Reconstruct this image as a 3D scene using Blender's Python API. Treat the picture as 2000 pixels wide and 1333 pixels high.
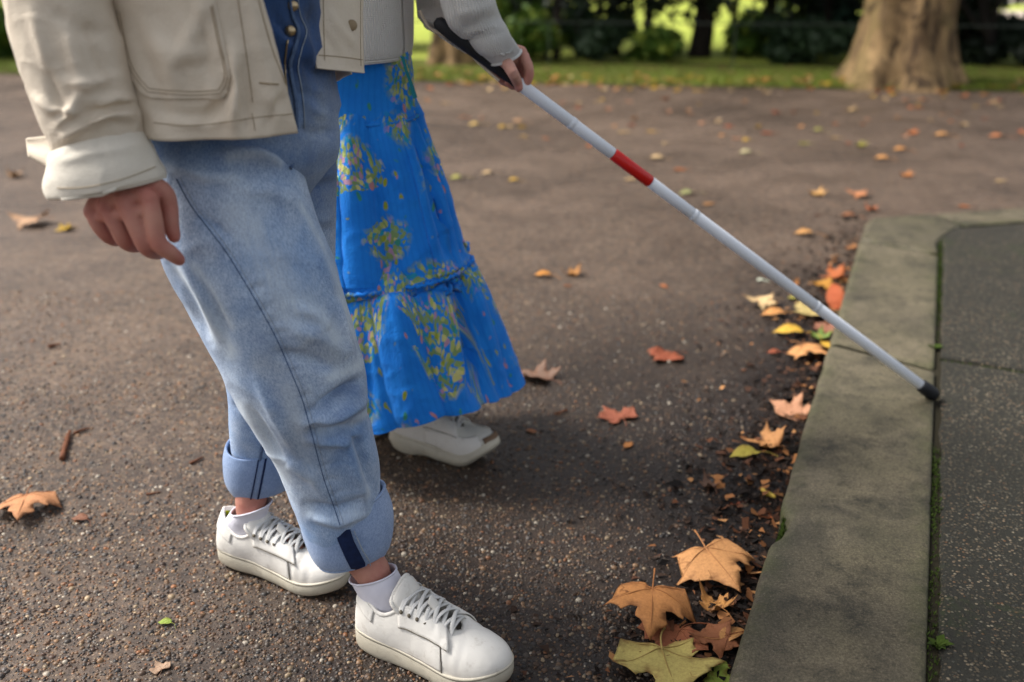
import bpy, bmesh, math, random
import numpy as np
from mathutils import Vector, Matrix
from mathutils.bvhtree import BVHTree

random.seed(7); RNG = np.random.default_rng(7)
sc = bpy.context.scene
for o in list(bpy.data.objects): bpy.data.objects.remove(o)
COL = sc.collection

# ------------------------------------------------------------------ camera, sky, sun, exposure
F = 1944.44; PIT = math.radians(21.3); CAMH = 1.1        # focal length in photo pixels, pitch, eye height
cam_d = bpy.data.cameras.new('camera'); cam = bpy.data.objects.new('camera', cam_d); COL.objects.link(cam)
cam.location = (0, 0, CAMH); cam.rotation_euler = (math.radians(90) - PIT, 0, 0)
cam_d.sensor_width = 36.0; cam_d.lens = 35.0; cam_d.clip_start = 0.05; cam_d.clip_end = 500
cam_d.dof.use_dof = True; cam_d.dof.focus_distance = 1.62; cam_d.dof.aperture_fstop = 2.3
sc.camera = cam

SUN_EL = math.radians(48); SUN_AZ = math.radians(-78)      # azimuth from +Y towards +X: light comes from the left
world = bpy.data.worlds.new('World'); sc.world = world; world.use_nodes = True
wn = world.node_tree; wn.nodes.clear()
sky = wn.nodes.new('ShaderNodeTexSky'); sky.sky_type = 'NISHITA'; sky.sun_disc = False
sky.sun_elevation = SUN_EL; sky.sun_rotation = SUN_AZ; sky.air_density = 1.0; sky.dust_density = 4.0; sky.ozone_density = 1.0
hs = wn.nodes.new('ShaderNodeHueSaturation'); hs.inputs['Saturation'].default_value = 0.32
bgn = wn.nodes.new('ShaderNodeBackground'); bgn.inputs['Strength'].default_value = 0.066
wo = wn.nodes.new('ShaderNodeOutputWorld')
wn.links.new(sky.outputs[0], hs.inputs['Color']); wn.links.new(hs.outputs[0], bgn.inputs['Color']); wn.links.new(bgn.outputs[0], wo.inputs['Surface'])
sun_d = bpy.data.lights.new('sun', 'SUN'); sun_d.energy = 1.5; sun_d.angle = math.radians(18); sun_d.color = (1.0, 0.965, 0.91)
sun = bpy.data.objects.new('sun', sun_d); COL.objects.link(sun)
sd = Vector((math.sin(SUN_AZ) * math.cos(SUN_EL), math.cos(SUN_AZ) * math.cos(SUN_EL), math.sin(SUN_EL)))
sun.rotation_euler = sd.to_track_quat('Z', 'Y').to_euler(); sun.location = sd * 20
sc.view_settings.view_transform = 'Standard'; sc.view_settings.look = 'None'; sc.view_settings.gamma = 1.0
sc.view_settings.use_curve_mapping = False; sc.view_settings.exposure = 1.68
sc.cycles.use_denoising = True; sc.cycles.max_bounces = 6; sc.cycles.transparent_max_bounces = 8

# ------------------------------------------------------------------ geometry helpers
cP, sP = math.cos(PIT), math.sin(PIT)
def ray(u, v):
    a = (u - 1000) / F; b = (666.5 - v) / F
    return np.array([a, cP + b * sP, -sP + b * cP])
CAM = np.array([0, 0, CAMH])
def P(u, v, d): return CAM + ray(u, v) * d                 # a point at axial depth d
def G(u, v, z=0.0):                                        # a point of the level z
    r = ray(u, v); return CAM + r * ((z - CAMH) / r[2])
def proj(V):
    V = np.asarray(V, float); x, y, z = V[..., 0], V[..., 1], V[..., 2]
    ax = y * cP + (CAMH - z) * sP; up = y * sP + (z - CAMH) * cP
    return 1000 + x / ax * F, 666.5 - up / ax * F
def unit(v):
    v = np.asarray(v, float); return v / (np.linalg.norm(v, axis=-1, keepdims=True) + 1e-12)
def sstep(a, b, x): t = np.clip((x - a) / (b - a), 0, 1); return t * t * (3 - 2 * t)

_nk = {}
def wob(Pt, scale, seed=0, octaves=3):                     # smooth pseudo noise in about -1..1
    Pt = np.asarray(Pt, float); out = np.zeros(Pt.shape[:-1]); amp = 1.0; tot = 0
    for o in range(octaves):
        key = (seed, o)
        if key not in _nk:
            r = np.random.default_rng(1000 * seed + o + 5)
            k = r.normal(size=(9, 3)); k /= np.linalg.norm(k, axis=1)[:, None]; k *= r.uniform(.6, 1.5, (9, 1))
            _nk[key] = (k, r.uniform(0, 6.28, 9))
        k, ph = _nk[key]
        out += amp * np.sin(np.tensordot(Pt * (scale * 2 ** o * 6.28), k.T, 1) + ph).sum(-1) / 3.6; tot += amp; amp *= .5
    return out / tot

def catmull(A, n, closed=False):
    A = np.asarray(A, float); m = len(A)
    if closed: t = np.linspace(0, m, n, endpoint=False)
    else: t = np.linspace(0, m - 1, n)
    i = np.floor(t).astype(int)
    if not closed: i = np.minimum(i, m - 2)
    f = (t - i)[:, None]
    g = (lambda j: A[j % m]) if closed else (lambda j: A[np.clip(j, 0, m - 1)])
    p0, p1, p2, p3 = g(i - 1), g(i), g(i + 1), g(i + 2)
    return .5 * (2 * p1 + (p2 - p0) * f + (2 * p0 - 5 * p1 + 4 * p2 - p3) * f ** 2 + (3 * p1 - p0 - 3 * p2 + p3) * f ** 3)

def mesh_obj(name, verts, faces, mat=None, parent=None, smooth=True, uv=None, loc=None):
    me = bpy.data.meshes.new(name); me.from_pydata([tuple(map(float, v)) for v in verts], [], [tuple(map(int, f)) for f in faces]); me.validate()
    if smooth: me.polygons.foreach_set('use_smooth', [True] * len(me.polygons))
    if uv is not None:
        l = me.uv_layers.new(name='UVMap'); idx = np.empty(len(me.loops), int); me.loops.foreach_get('vertex_index', idx)
        l.data.foreach_set('uv', np.asarray(uv, float)[idx].ravel())
    me.update()
    return link(name, me, mat, parent, loc)
def link(name, me, mat=None, parent=None, loc=None):
    o = bpy.data.objects.new(name, me); COL.objects.link(o)
    if mat is not None and len(me.materials) == 0: me.materials.append(mat)
    if parent is not None: o.parent = parent
    if loc is not None: o.location = loc
    return o
def tag(o, label, cat, group=None):
    o['label'] = label; o['category'] = cat
    if group: o['group'] = group
    return o
def kind(o, k): o['kind'] = k; return o
def empty(name, loc=(0, 0, 0)):
    o = bpy.data.objects.new(name, None); COL.objects.link(o); o.location = loc; return o
def adopt(child, parent):                                  # parent but keep the world-space vertices
    child.parent = parent; child.matrix_parent_inverse = Matrix.Translation(-Vector(parent.location)); return child

class Grid:                                                # a lofted sheet or tube: V[s, theta, xyz]
    def __init__(s, V, closed): s.V = np.asarray(V, float); s.closed = closed
    def normals(s):
        V = s.V; ds = np.gradient(V, axis=0)
        if s.closed: dt = np.roll(V, -1, 1) - np.roll(V, 1, 1)
        else: dt = np.gradient(V, axis=1)
        return unit(np.cross(dt, ds)) * s.sign
    sign = 1.0
    def disp(s, amount): s.V = s.V + s.normals() * np.asarray(amount)[..., None]; return s
    def fold(s, poly, width, amp, only_front=True, sharp=False):
        """ridge (amp>0) or crease (amp<0) along a polyline traced on the visible side"""
        u, v = proj(s.V); pl = np.asarray(poly, float); D = np.full(u.shape, 1e9); T = np.zeros(u.shape); tot = len(pl) - 1
        for k in range(tot):
            a, b = pl[k], pl[k + 1]; ab = b - a; t = np.clip(((u - a[0]) * ab[0] + (v - a[1]) * ab[1]) / (ab @ ab), 0, 1)
            d = np.hypot(u - a[0] - t * ab[0], v - a[1] - t * ab[1]); m = d < D; D[m] = d[m]; T[m] = ((k + t) / tot)[m]
        taper = np.sin(np.clip(T, .02, .98) * math.pi) ** .5
        w = np.exp(-(D / width) ** 2) if not sharp else np.clip(1 - D / width, 0, 1)
        n = s.normals(); vd = unit(CAM - s.V); front = sstep(-.1, .35, (n * vd).sum(-1)) if only_front else 1
        s.V = s.V + n * (amp * w * taper * front)[..., None]; return s
    def faces(s, base=0):
        a, b = s.V.shape[:2]; F_ = []
        J = b if s.closed else b - 1
        i, j = np.meshgrid(np.arange(a - 1), np.arange(J), indexing='ij'); i = i.ravel(); j = j.ravel(); j2 = (j + 1) % b
        Fq = np.stack([i * b + j, i * b + j2, (i + 1) * b + j2, (i + 1) * b + j], 1)
        if s.sign < 0: Fq = Fq[:, ::-1]
        return (Fq + base).tolist()
    def uv(s):
        V = s.V; ds = np.concatenate([np.zeros((1,) + V.shape[1:2]), np.cumsum(np.linalg.norm(np.diff(V, axis=0), axis=2), 0)], 0)
        mid = V[V.shape[0] // 2]; dt = np.concatenate([[0], np.cumsum(np.linalg.norm(np.diff(mid, axis=0), axis=1))])
        return np.stack([np.broadcast_to(dt, V.shape[:2]), ds], -1).reshape(-1, 2)
    def obj(s, name, mat, parent=None, thick=0, caps=False):
        vv = s.V.reshape(-1, 3); ff = s.faces(); uv = s.uv()
        if caps:
            b = s.V.shape[1]; a = s.V.shape[0]
            for row, rev in ((0, True), (a - 1, False)):
                c = s.V[row].mean(0); vv = np.vstack([vv, c]); uv = np.vstack([uv, uv[row * b]]); ci = len(vv) - 1
                for j in range(b):
                    f = [row * b + j, row * b + (j + 1) % b, ci]; ff.append(f[::-1] if rev == (s.sign > 0) else f)
        o = mesh_obj(name, vv, ff, mat, parent, uv=uv)
        if thick:
            m = o.modifiers.new('thickness', 'SOLIDIFY'); m.thickness = abs(thick); m.offset = -1 if thick > 0 else 1
        return o
    def bvh(s): return BVHTree.FromPolygons([tuple(v) for v in s.V.reshape(-1, 3)], s.faces())

def sil(rows, ns, nt, ratio=.9, expo=2.0, back=0.0):
    """tube whose left and right outline follow rows (uL, vL, uR, vR, depth[, ratio])"""
    L = np.array([P(r[0], r[1], r[4]) for r in rows]); R = np.array([P(r[2], r[3], r[4]) for r in rows])
    q = np.array([[r[5] if len(r) > 5 else ratio] for r in rows])
    L, R, q = catmull(L, ns), catmull(R, ns), catmull(q, ns)
    C = (L + R) / 2; W = (R - L) / 2; A = unit(np.gradient(C, axis=0)); n = unit(np.cross(W, A)); vd = unit(CAM - C)
    n *= np.sign((n * vd).sum(-1, keepdims=True))
    Wl = np.linalg.norm(W, axis=1, keepdims=True)
    th = np.linspace(0, 2 * math.pi, nt, endpoint=False)
    c, s_ = np.cos(th), np.sin(th)
    if expo != 2.0: c = np.sign(c) * np.abs(c) ** (2 / expo); s_ = np.sign(s_) * np.abs(s_) ** (2 / expo)
    V = C[:, None] + W[:, None] * c[None, :, None] + (n * Wl * q)[:, None] * s_[None, :, None]
    g = Grid(V, True); N = g.normals()
    if ((V - C[:, None]) * N).sum() < 0: g.sign = -1
    g.C, g.W, g.n, g.th = C, W, n, th
    return g

def tube(pts, rad, nt=10, n=None, closed=False, flat=1.0, up=None):
    pts = np.asarray(pts, float); n = n or len(pts)
    Q = catmull(pts, n, closed) if n != len(pts) or closed else pts
    r = np.interp(np.linspace(0, 1, n), np.linspace(0, 1, len(np.atleast_1d(rad))), np.atleast_1d(rad)) if np.ndim(rad) else np.full(n, rad)
    T = unit(np.roll(Q, -1, 0) - np.roll(Q, 1, 0)) if closed else unit(np.gradient(Q, axis=0))
    N = np.zeros_like(Q); ref = np.array(up if up is not None else ([0, 0, 1] if abs(T[0][2]) < .9 else [1, 0, 0]), float)
    for i in range(n):
        a = ref - T[i] * (ref @ T[i]); N[i] = a / (np.linalg.norm(a) + 1e-9)
        if up is None: ref = N[i]
    B = np.cross(T, N); th = np.linspace(0, 2 * math.pi, nt, endpoint=False)
    V = Q[:, None] + (N * r[:, None] * flat)[:, None] * np.sin(th)[None, :, None] + (B * r[:, None])[:, None] * np.cos(th)[None, :, None]
    if closed: V = np.concatenate([V, V[:1]], 0)
    g = Grid(V, True)
    if ((V - V.mean(1, keepdims=True)) * g.normals()).sum() < 0: g.sign = -1
    return g

def hit(bvh, u, v, off=0.0):
    d = Vector(ray(u, v)).normalized(); loc, nor, _, _ = bvh.ray_cast(Vector(CAM), d)
    if loc is None: return None
    if nor.dot(d) > 0: nor = -nor
    return np.array(loc + nor * off)
def line_on(bvh, poly, r, off, n=40, nt=6, flat=.6):
    Q = catmull(np.array(poly, float), n); pts = [hit(bvh, u, v, off) for u, v in Q]; pts = [p for p in pts if p is not None]
    return tube(np.array(pts), r, nt, flat=flat) if len(pts) > 3 else None
def patch_on(bvh, rows, n, m, off):
    """rows (v, uL, uR): a sheet laid over the surface"""
    R = catmull(np.array(rows, float), m); out = []; last = None
    for v, a, b in R:
        row = []
        for t in np.linspace(0, 1, n):
            p = hit(bvh, a + (b - a) * t, v, off); p = last if p is None else p; row.append(p); last = p
        out.append(row)
    g = Grid(np.array(out), False)
    vd = unit(CAM - g.V)
    if (g.normals() * vd).sum() < 0: g.sign = -1
    return g

def remeshed(name, chains, voxel, smooth_it=6, mat=None, extra=None):
    """one continuous surface grown from tapered limb chains: each chain a list of (point, radius)"""
    bm = bmesh.new()
    def ball(c, r, seg=12):
        bmesh.ops.create_uvsphere(bm, u_segments=seg, v_segments=8, radius=r, matrix=Matrix.Translation(Vector(c)))
    for ch in chains:
        pts = np.array([c[0] for c in ch], float); rr = np.array([c[1] for c in ch], float)
        n = max(3, int(sum(np.linalg.norm(np.diff(pts, axis=0), axis=1)) / (rr.mean() * .5)) + 2); n = min(n, 60)
        Q = catmull(pts, n); R = np.interp(np.linspace(0, 1, n), np.linspace(0, 1, len(rr)), rr)
        g = tube(Q, R, 14); base = [bm.verts.new(tuple(v)) for v in g.V.reshape(-1, 3)]; bm.verts.ensure_lookup_table()
        nt = 14
        for f in g.faces():
            try: bm.faces.new([base[k] for k in f])
            except ValueError: pass
        for row in (0, n - 1):
            try: bm.faces.new([base[row * nt + k] for k in range(nt)])
            except ValueError: pass
        ball(Q[0], R[0] * .98); ball(Q[-1], R[-1] * .98)
    if extra: extra(bm)
    bmesh.ops.recalc_face_normals(bm, faces=bm.faces)
    me = bpy.data.meshes.new(name + '_src'); bm.to_mesh(me); bm.free()
    o = bpy.data.objects.new(name, me); COL.objects.link(o)
    m = o.modifiers.new('r', 'REMESH'); m.mode = 'VOXEL'; m.voxel_size = voxel; m.use_smooth_shade = True
    m2 = o.modifiers.new('s', 'SMOOTH'); m2.iterations = smooth_it; m2.factor = .5
    dg = bpy.context.evaluated_depsgraph_get(); me2 = bpy.data.meshes.new_from_object(o.evaluated_get(dg))
    bpy.data.objects.remove(o); bpy.data.meshes.remove(me); me2.name = name
    return me2
def mesh_arrays(me):
    V = np.empty(len(me.vertices) * 3); me.vertices.foreach_get('co', V); return V.reshape(-1, 3), [tuple(p.vertices) for p in me.polygons]

# ------------------------------------------------------------------ materials
class Mat:
    def __init__(s, name, rough=.8, spec=.3):
        s.m = bpy.data.materials.new(name); s.m.use_nodes = True; s.t = s.m.node_tree; s.b = s.t.nodes['Principled BSDF']
        s.b.inputs['Roughness'].default_value = rough; s.b.inputs['Specular IOR Level'].default_value = spec
        s.x = s.t.nodes.new('ShaderNodeTexCoord')
    def n(s, typ, ins=None, **props):
        nd = s.t.nodes.new('ShaderNode' + typ)
        for k, v in props.items(): setattr(nd, k, v)
        for k, v in (ins or {}).items(): s.set(nd.inputs[k], v)
        return nd
    def set(s, sock, v):
        if isinstance(v, bpy.types.NodeSocket): s.t.links.new(v, sock)
        elif isinstance(v, bpy.types.Node): s.t.links.new(v.outputs[0], sock)
        else:
            if isinstance(v, (tuple, list)) and len(v) == 3 and sock.type == 'RGBA': v = (*v, 1)
            sock.default_value = v
    def P(s, k, v): s.set(s.b.inputs[k], v); return s
    def co(s, k='Object'): return s.x.outputs[k]
    def noise(s, scale, detail=3, rough=.55, co=None, out='Fac', dist=0):
        nd = s.n('TexNoise', {'Scale': scale, 'Detail': detail, 'Roughness': rough, 'Distortion': dist, 'Vector': co or s.co()}); return nd.outputs[out]
    def vor(s, scale, co=None, out='Distance', feature='F1', rnd=1.0):
        nd = s.n('TexVoronoi', {'Scale': scale, 'Randomness': rnd, 'Vector': co or s.co()}, feature=feature); return nd.outputs[out]
    def ramp(s, fac, stops, interp='LINEAR'):
        nd = s.n('ValToRGB', {'Fac': fac}); r = nd.color_ramp; r.interpolation = interp
        while len(r.elements) < len(stops): r.elements.new(.5)
        for e, (p, c) in zip(r.elements, stops): e.position = p; e.color = (*c, 1) if not np.isscalar(c) else (c, c, c, 1)
        return nd.outputs[0]
    def mix(s, f, a, b, mode='MIX'):
        nd = s.n('Mix', data_type='RGBA', blend_type=mode); s.set(nd.inputs[0], f); s.set(nd.inputs[6], a); s.set(nd.inputs[7], b); return nd.outputs[2]
    def math(s, op, a, b=0.0, c=None, clamp=False):
        nd = s.n('Math', operation=op, use_clamp=clamp); s.set(nd.inputs[0], a); s.set(nd.inputs[1], b)
        if c is not None: s.set(nd.inputs[2], c)
        return nd.outputs[0]
    def bump(s, h, strength=.3, dist=.002, normal=None):
        nd = s.n('Bump', {'Height': h, 'Strength': strength, 'Distance': dist})
        if normal is not None: s.set(nd.inputs['Normal'], normal)
        s.set(s.b.inputs['Normal'], nd.outputs[0]); return nd.outputs[0]
    def mapping(s, scale, co=None, rot=(0, 0, 0)):
        return s.n('Mapping', {'Vector': co or s.co(), 'Scale': scale, 'Rotation': rot}).outputs[0]
def srgb(r, g, b):
    f = lambda c: (c / 255 / 12.92) if c / 255 <= .04045 else ((c / 255 + .055) / 1.055) ** 2.4
    return (f(r), f(g), f(b))

# ------------------------------------------------------------------ path: wet tarmac with rounded gravel
KT = .10                                                    # kerb top
KA = np.array([.316, 1.182]); KD = unit(np.array([.4066, 1.0])); KN = np.array([KD[1], -KD[0]]); KW = .272   # kerb face line, direction, across
def kdist(x, y): return (x - KA[0]) * KN[0] + (y - KA[1]) * KN[1]     # <0 on the path side
def kalong(x, y): return (x - KA[0]) * KD[0] + (y - KA[1]) * KD[1]

PEB = [(0.0, srgb(92, 72, 60)), (.18, srgb(124, 94, 70)), (.34, srgb(160, 126, 92)), (.47, srgb(104, 96, 92)), (.6, srgb(186, 160, 124)),
       (.72, srgb(88, 62, 50)), (.83, srgb(160, 108, 68)), (.92, srgb(214, 202, 182)), (1.0, srgb(120, 110, 102))]
m = Mat('tarmac', .62, .28)
co = m.co()
v1 = m.vor(135, co); vc = m.vor(135, co, 'Color')
sep = m.n('SeparateColor', {0: vc})
peb_col = m.ramp(sep.outputs[0], PEB)
peb_on = m.math('MULTIPLY', m.ramp(v1, [(.26, 1.0), (.44, 0.0)]), m.ramp(sep.outputs[1], [(.25, 0.0), (.35, 1.0)]))
bit = m.mix(m.noise(60, 4), srgb(35, 28, 24), srgb(76, 64, 55))
big = m.noise(.85, 4, .6); mid_ = m.noise(3.6, 4, .6)
bit = m.mix(m.ramp(big, [(.34, 0.05), (.60, .75)]), bit, srgb(112, 95, 82))
col = m.mix(peb_on, bit, m.mix(.25, peb_col, srgb(66, 46, 32)))
g1 = m.noise(46, 6, .85); g2_ = m.noise(15, 5, .8)
col = m.mix(m.ramp(g1, [(.38, .62), (.50, 0.0)]), col, srgb(34, 29, 26)); col = m.mix(m.ramp(g1, [(.52, 0.0), (.66, .55)]), col, srgb(156, 130, 104))
col = m.mix(m.ramp(g2_, [(.40, .35), (.52, 0.0)]), col, srgb(44, 38, 34))
# soil washed into the gutter along the kerb
sx = m.n('SeparateXYZ', {0: co})
kd = m.math('ADD', m.math('MULTIPLY', sx.outputs[0], float(KN[0])), m.math('MULTIPLY_ADD', sx.outputs[1], float(KN[1]), float(-(KA @ KN))))
edge = m.math('ADD', kd, m.math('MULTIPLY', m.math('SUBTRACT', m.noise(2.6, 5, .65), .5), .55))
soil = m.ramp(m.math('MULTIPLY_ADD', edge, 1.0, 1.0), [(.62, 0.0), (.90, .92)])
ka = m.math('ADD', m.math('MULTIPLY', sx.outputs[0], float(KD[0])), m.math('MULTIPLY_ADD', sx.outputs[1], float(KD[1]), float(-(KA @ KD))))
soil = m.math('MULTIPLY', soil, m.ramp(m.math('MULTIPLY', ka, .25), [(.46, 1.0), (.68, 0.15)]))
soil_c = m.mix(m.noise(38, 5, .7), srgb(20, 15, 13), srgb(62, 48, 40))
col = m.mix(soil, col, soil_c)
kerb_dark = m.math('ADD', kd, m.math('MULTIPLY', m.math('SUBTRACT', m.noise(1.1, 5, .6), .5), 1.3))
kerb_dark = m.math('MULTIPLY', m.ramp(m.math('MULTIPLY_ADD', kerb_dark, .4, 1.0), [(.50, 0.0), (.78, 1.0)]), m.ramp(m.math('MULTIPLY', ka, .25), [(.30, 1.0), (.70, .0)]))
col = m.mix(m.math('MULTIPLY', kerb_dark, .70), col, srgb(20, 16, 15))  # darker tone towards the kerb, fading out up the path
damp_dark = m.math('MAXIMUM', m.ramp(mid_, [(.42, 0.0), (.66, 1.0)]), kerb_dark)
col = m.mix(m.math('MULTIPLY', damp_dark, .35), col, m.mix(.45, col, srgb(30, 28, 28)))
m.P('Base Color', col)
m.P('Roughness', m.math('SUBTRACT', .66, m.math('MULTIPLY', damp_dark, .24)))
h = m.math('ADD', m.math('MULTIPLY', m.math('SUBTRACT', .5, v1), peb_on), m.math('MULTIPLY', m.noise(170, 3), .6))
m.bump(h, .75, .004)
TARMAC = m.m

def path_height(x, y):
    p = np.stack([x, y, 0 * x], -1); return .004 * wob(p, .35, 3) 
xs = np.concatenate([np.linspace(-60, -4, 20), np.linspace(-3.6, 3.6, 60), np.linspace(4, 60, 20)]); ys = np.concatenate([np.linspace(-30, 0, 8), np.linspace(.4, 5, 60), np.linspace(5.4, 11, 12), np.linspace(14, 160, 14)])
X, Y = np.meshgrid(xs, ys, indexing='ij')
g = Grid(np.stack([X, Y, 0 * X], -1), False); g.sign = 1
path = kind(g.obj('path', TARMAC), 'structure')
if g.normals()[0, 0, 2] < 0: path.data.flip_normals()

# the gravel bedded in the tarmac, real stones near the camera
m = Mat('gravel_stone', .5, .4)
at = m.n('Attribute', attribute_name='tint')
m.P('Base Color', m.mix(m.noise(420, 2), at.outputs['Color'], m.mix(.45, at.outputs['Color'], (.03, .025, .02))))
GRAVEL = m.m
def scatter_gravel():
    pts = []
    for (y0, y1, dens) in ((.95, 1.5, 21000), (1.5, 1.95, 17000), (1.95, 2.5, 10000), (2.5, 3.3, 5000)):
        n = int((y1 - y0) * (y1 * 1.26 + .55) * dens); x = RNG.uniform(-.70 * y1 - .35, .56 * y1 + .2, n); y = RNG.uniform(y0, y1, n)
        pts.append(np.stack([x, y], 1))
    p = np.concatenate(pts); d = kdist(p[:, 0], p[:, 1])
    u, v = proj(np.column_stack([p, np.zeros(len(p))])); keep = (u > -560) & (u < 1750) & (v < 1480) & (d < -.012)
    soilw = sstep(-.30, -.04, d + .22 * wob(np.column_stack([p, 0 * d]), 1.3, 8))
    keep &= RNG.random(len(p)) > soilw * .85
    patchy = sstep(-.2, .8, wob(np.column_stack([p, 0 * d]), 1.1, 12)) * .45; keep &= RNG.random(len(p)) > patchy
    p = p[keep]; n = len(p)
    r = np.clip(RNG.lognormal(math.log(.0029), .38, n), .0013, .0072)
    asp = RNG.uniform(.65, 1.0, n); rot = RNG.uniform(0, 6.28, n); hgt = r * RNG.uniform(.45, .8, n)
    K = 6; ang = np.linspace(0, 2 * math.pi, K, endpoint=False)
    jit = RNG.uniform(.82, 1.15, (n, K))
    def ring(k, z):
        a = np.cos(ang)[None] * r[:, None] * k * jit; b = np.sin(ang)[None] * (r * asp)[:, None] * k * jit
        x = p[:, :1] + a * np.cos(rot)[:, None] - b * np.sin(rot)[:, None]; y = p[:, 1:] + a * np.sin(rot)[:, None] + b * np.cos(rot)[:, None]
        return np.stack([x, y, np.broadcast_to(z[:, None], x.shape)], -1)
    V = np.concatenate([ring(1.0, np.full(n, -.001)), ring(.82, hgt * .62), np.concatenate([p, hgt[:, None]], 1)[:, None]], 1)
    base = (np.arange(n) * (2 * K + 1))[:, None]
    k = np.arange(K); k2 = (k + 1) % K
    q = np.stack([k, k2, K + k2, K + k], 1); t = np.stack([K + k, K + k2, np.full(K, 2 * K)], 1)
    me = bpy.data.meshes.new('gravel')
    nv = n * (2 * K + 1); me.vertices.add(nv); me.vertices.foreach_set('co', V.reshape(-1))
    Lq = (base[:, :, None] + q[None]).reshape(n, -1); Lt = (base[:, :, None] + t[None]).reshape(n, -1)
    loops = np.concatenate([Lq, Lt], 1).ravel(); me.loops.add(len(loops)); me.loops.foreach_set('vertex_index', loops.astype(np.int32))
    per = np.tile(np.array([4] * K + [3] * K), n); st = np.concatenate([[0], np.cumsum(per)[:-1]])
    me.polygons.add(len(per)); me.polygons.foreach_set('loop_start', st.astype(np.int32)); me.polygons.foreach_set('loop_total', per.astype(np.int32))
    me.polygons.foreach_set('use_smooth', np.ones(len(per), bool)); me.update()
    pal = np.array([srgb(106, 84, 68), srgb(130, 98, 72), srgb(156, 122, 90), srgb(98, 92, 90), srgb(184, 162, 132), srgb(88, 66, 54), srgb(160, 106, 66), srgb(212, 202, 186), srgb(70, 66, 66), srgb(120, 108, 98), srgb(60, 54, 52), srgb(78, 70, 64)])
    ci = RNG.choice(len(pal), n, p=[.12, .12, .11, .10, .06, .10, .05, .035, .10, .08, .065, .06]); c = pal[ci] * RNG.uniform(.48, 1.08, (n, 1)) * np.array([1.03, .98, .91])
    q3 = np.column_stack([p, 0 * p[:, 0]]); kdark = sstep(-1.25, -.45, kdist(p[:, 0], p[:, 1]) + .45 * wob(q3, .6, 14)) * sstep(2.6, 1.3, kalong(p[:, 0], p[:, 1])); c = c * (1 - .42 * kdark)[:, None]  # stones likewise darker on the near kerb side
    at = me.attributes.new('tint', 'FLOAT_COLOR', 'POINT'); cc = np.ones((nv, 4)); cc[:, :3] = np.repeat(c, 2 * K + 1, 0); at.data.foreach_set('color', cc.ravel())
    o = link('gravel', me, GRAVEL); o['kind'] = 'stuff'; o['label'] = 'brown and cream gravel bedded in the dark tarmac path'; return o
scatter_gravel()

# crumbs of soil and leaf litter in the gutter
m = Mat('soil_crumb', .9, .2); at = m.n('Attribute', attribute_name='tint'); m.P('Base Color', at.outputs['Color']); CRUMB = m.m
def scatter_crumbs():
    n = 7500; a = np.minimum(RNG.uniform(-.4, 3.6, n), RNG.uniform(-.4, 4.6, n)); d = -np.abs(RNG.gamma(1.2, .075, n)) - .004
    p = KA + a[:, None] * KD + d[:, None] * KN; r = np.clip(RNG.lognormal(math.log(.0034), .55, n), .0012, .012)
    V = []; Fc = []; C = []
    pal = [srgb(34, 26, 22), srgb(52, 38, 30), srgb(84, 56, 42), srgb(24, 20, 18), srgb(120, 78, 52), srgb(64, 52, 44), srgb(150, 108, 74)]
    for i in range(n):
        b = len(V); q = RNG.normal(size=(4, 3)) * r[i]; q[:, 2] = np.abs(q[:, 2]) * .6 + .0015; q[:, :2] += p[i]
        V += q.tolist(); Fc += [(b, b + 1, b + 2), (b, b + 2, b + 3), (b, b + 3, b + 1), (b + 1, b + 3, b + 2)]; c = pal[RNG.choice(7, p=[.34, .27, .08, .24, .015, .045, .01])]; C += [(*c, 1)] * 4
    fp = [srgb(128, 84, 52), srgb(160, 108, 66), srgb(96, 60, 40), srgb(74, 50, 38), srgb(178, 128, 82)]
    for i in range(330):
        a_ = min(RNG.uniform(-.35, 3.0), RNG.uniform(-.35, 4.0)); d_ = -abs(RNG.gamma(1.3, .055)) - .008; c0 = KA + a_ * KD + d_ * KN; k = RNG.integers(5, 8); sz = RNG.uniform(.005, .017); an = np.sort(RNG.uniform(0, 6.28, k)); b = len(V); tx, ty = RNG.normal(size=2) * .35
        for w in an: rr = sz * RNG.uniform(.5, 1.1); x_, y_ = rr * math.cos(w), rr * math.sin(w); V.append([c0[0] + x_, c0[1] + y_, .006 + abs(tx) * sz * .6 + abs(ty) * sz * .6 + tx * x_ + ty * y_])
        Fc.append(tuple(range(b, b + k))); C += [(*(np.array(fp[RNG.integers(5)]) * RNG.uniform(.7, 1.1)), 1)] * k
    o = mesh_obj('soil', V, Fc, CRUMB, smooth=False); at = o.data.attributes.new('tint', 'FLOAT_COLOR', 'POINT'); at.data.foreach_set('color', np.array(C).ravel())
    o['kind'] = 'stuff'; o['label'] = 'dark soil and crumbled leaf litter along the kerb'
scatter_crumbs()

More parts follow.
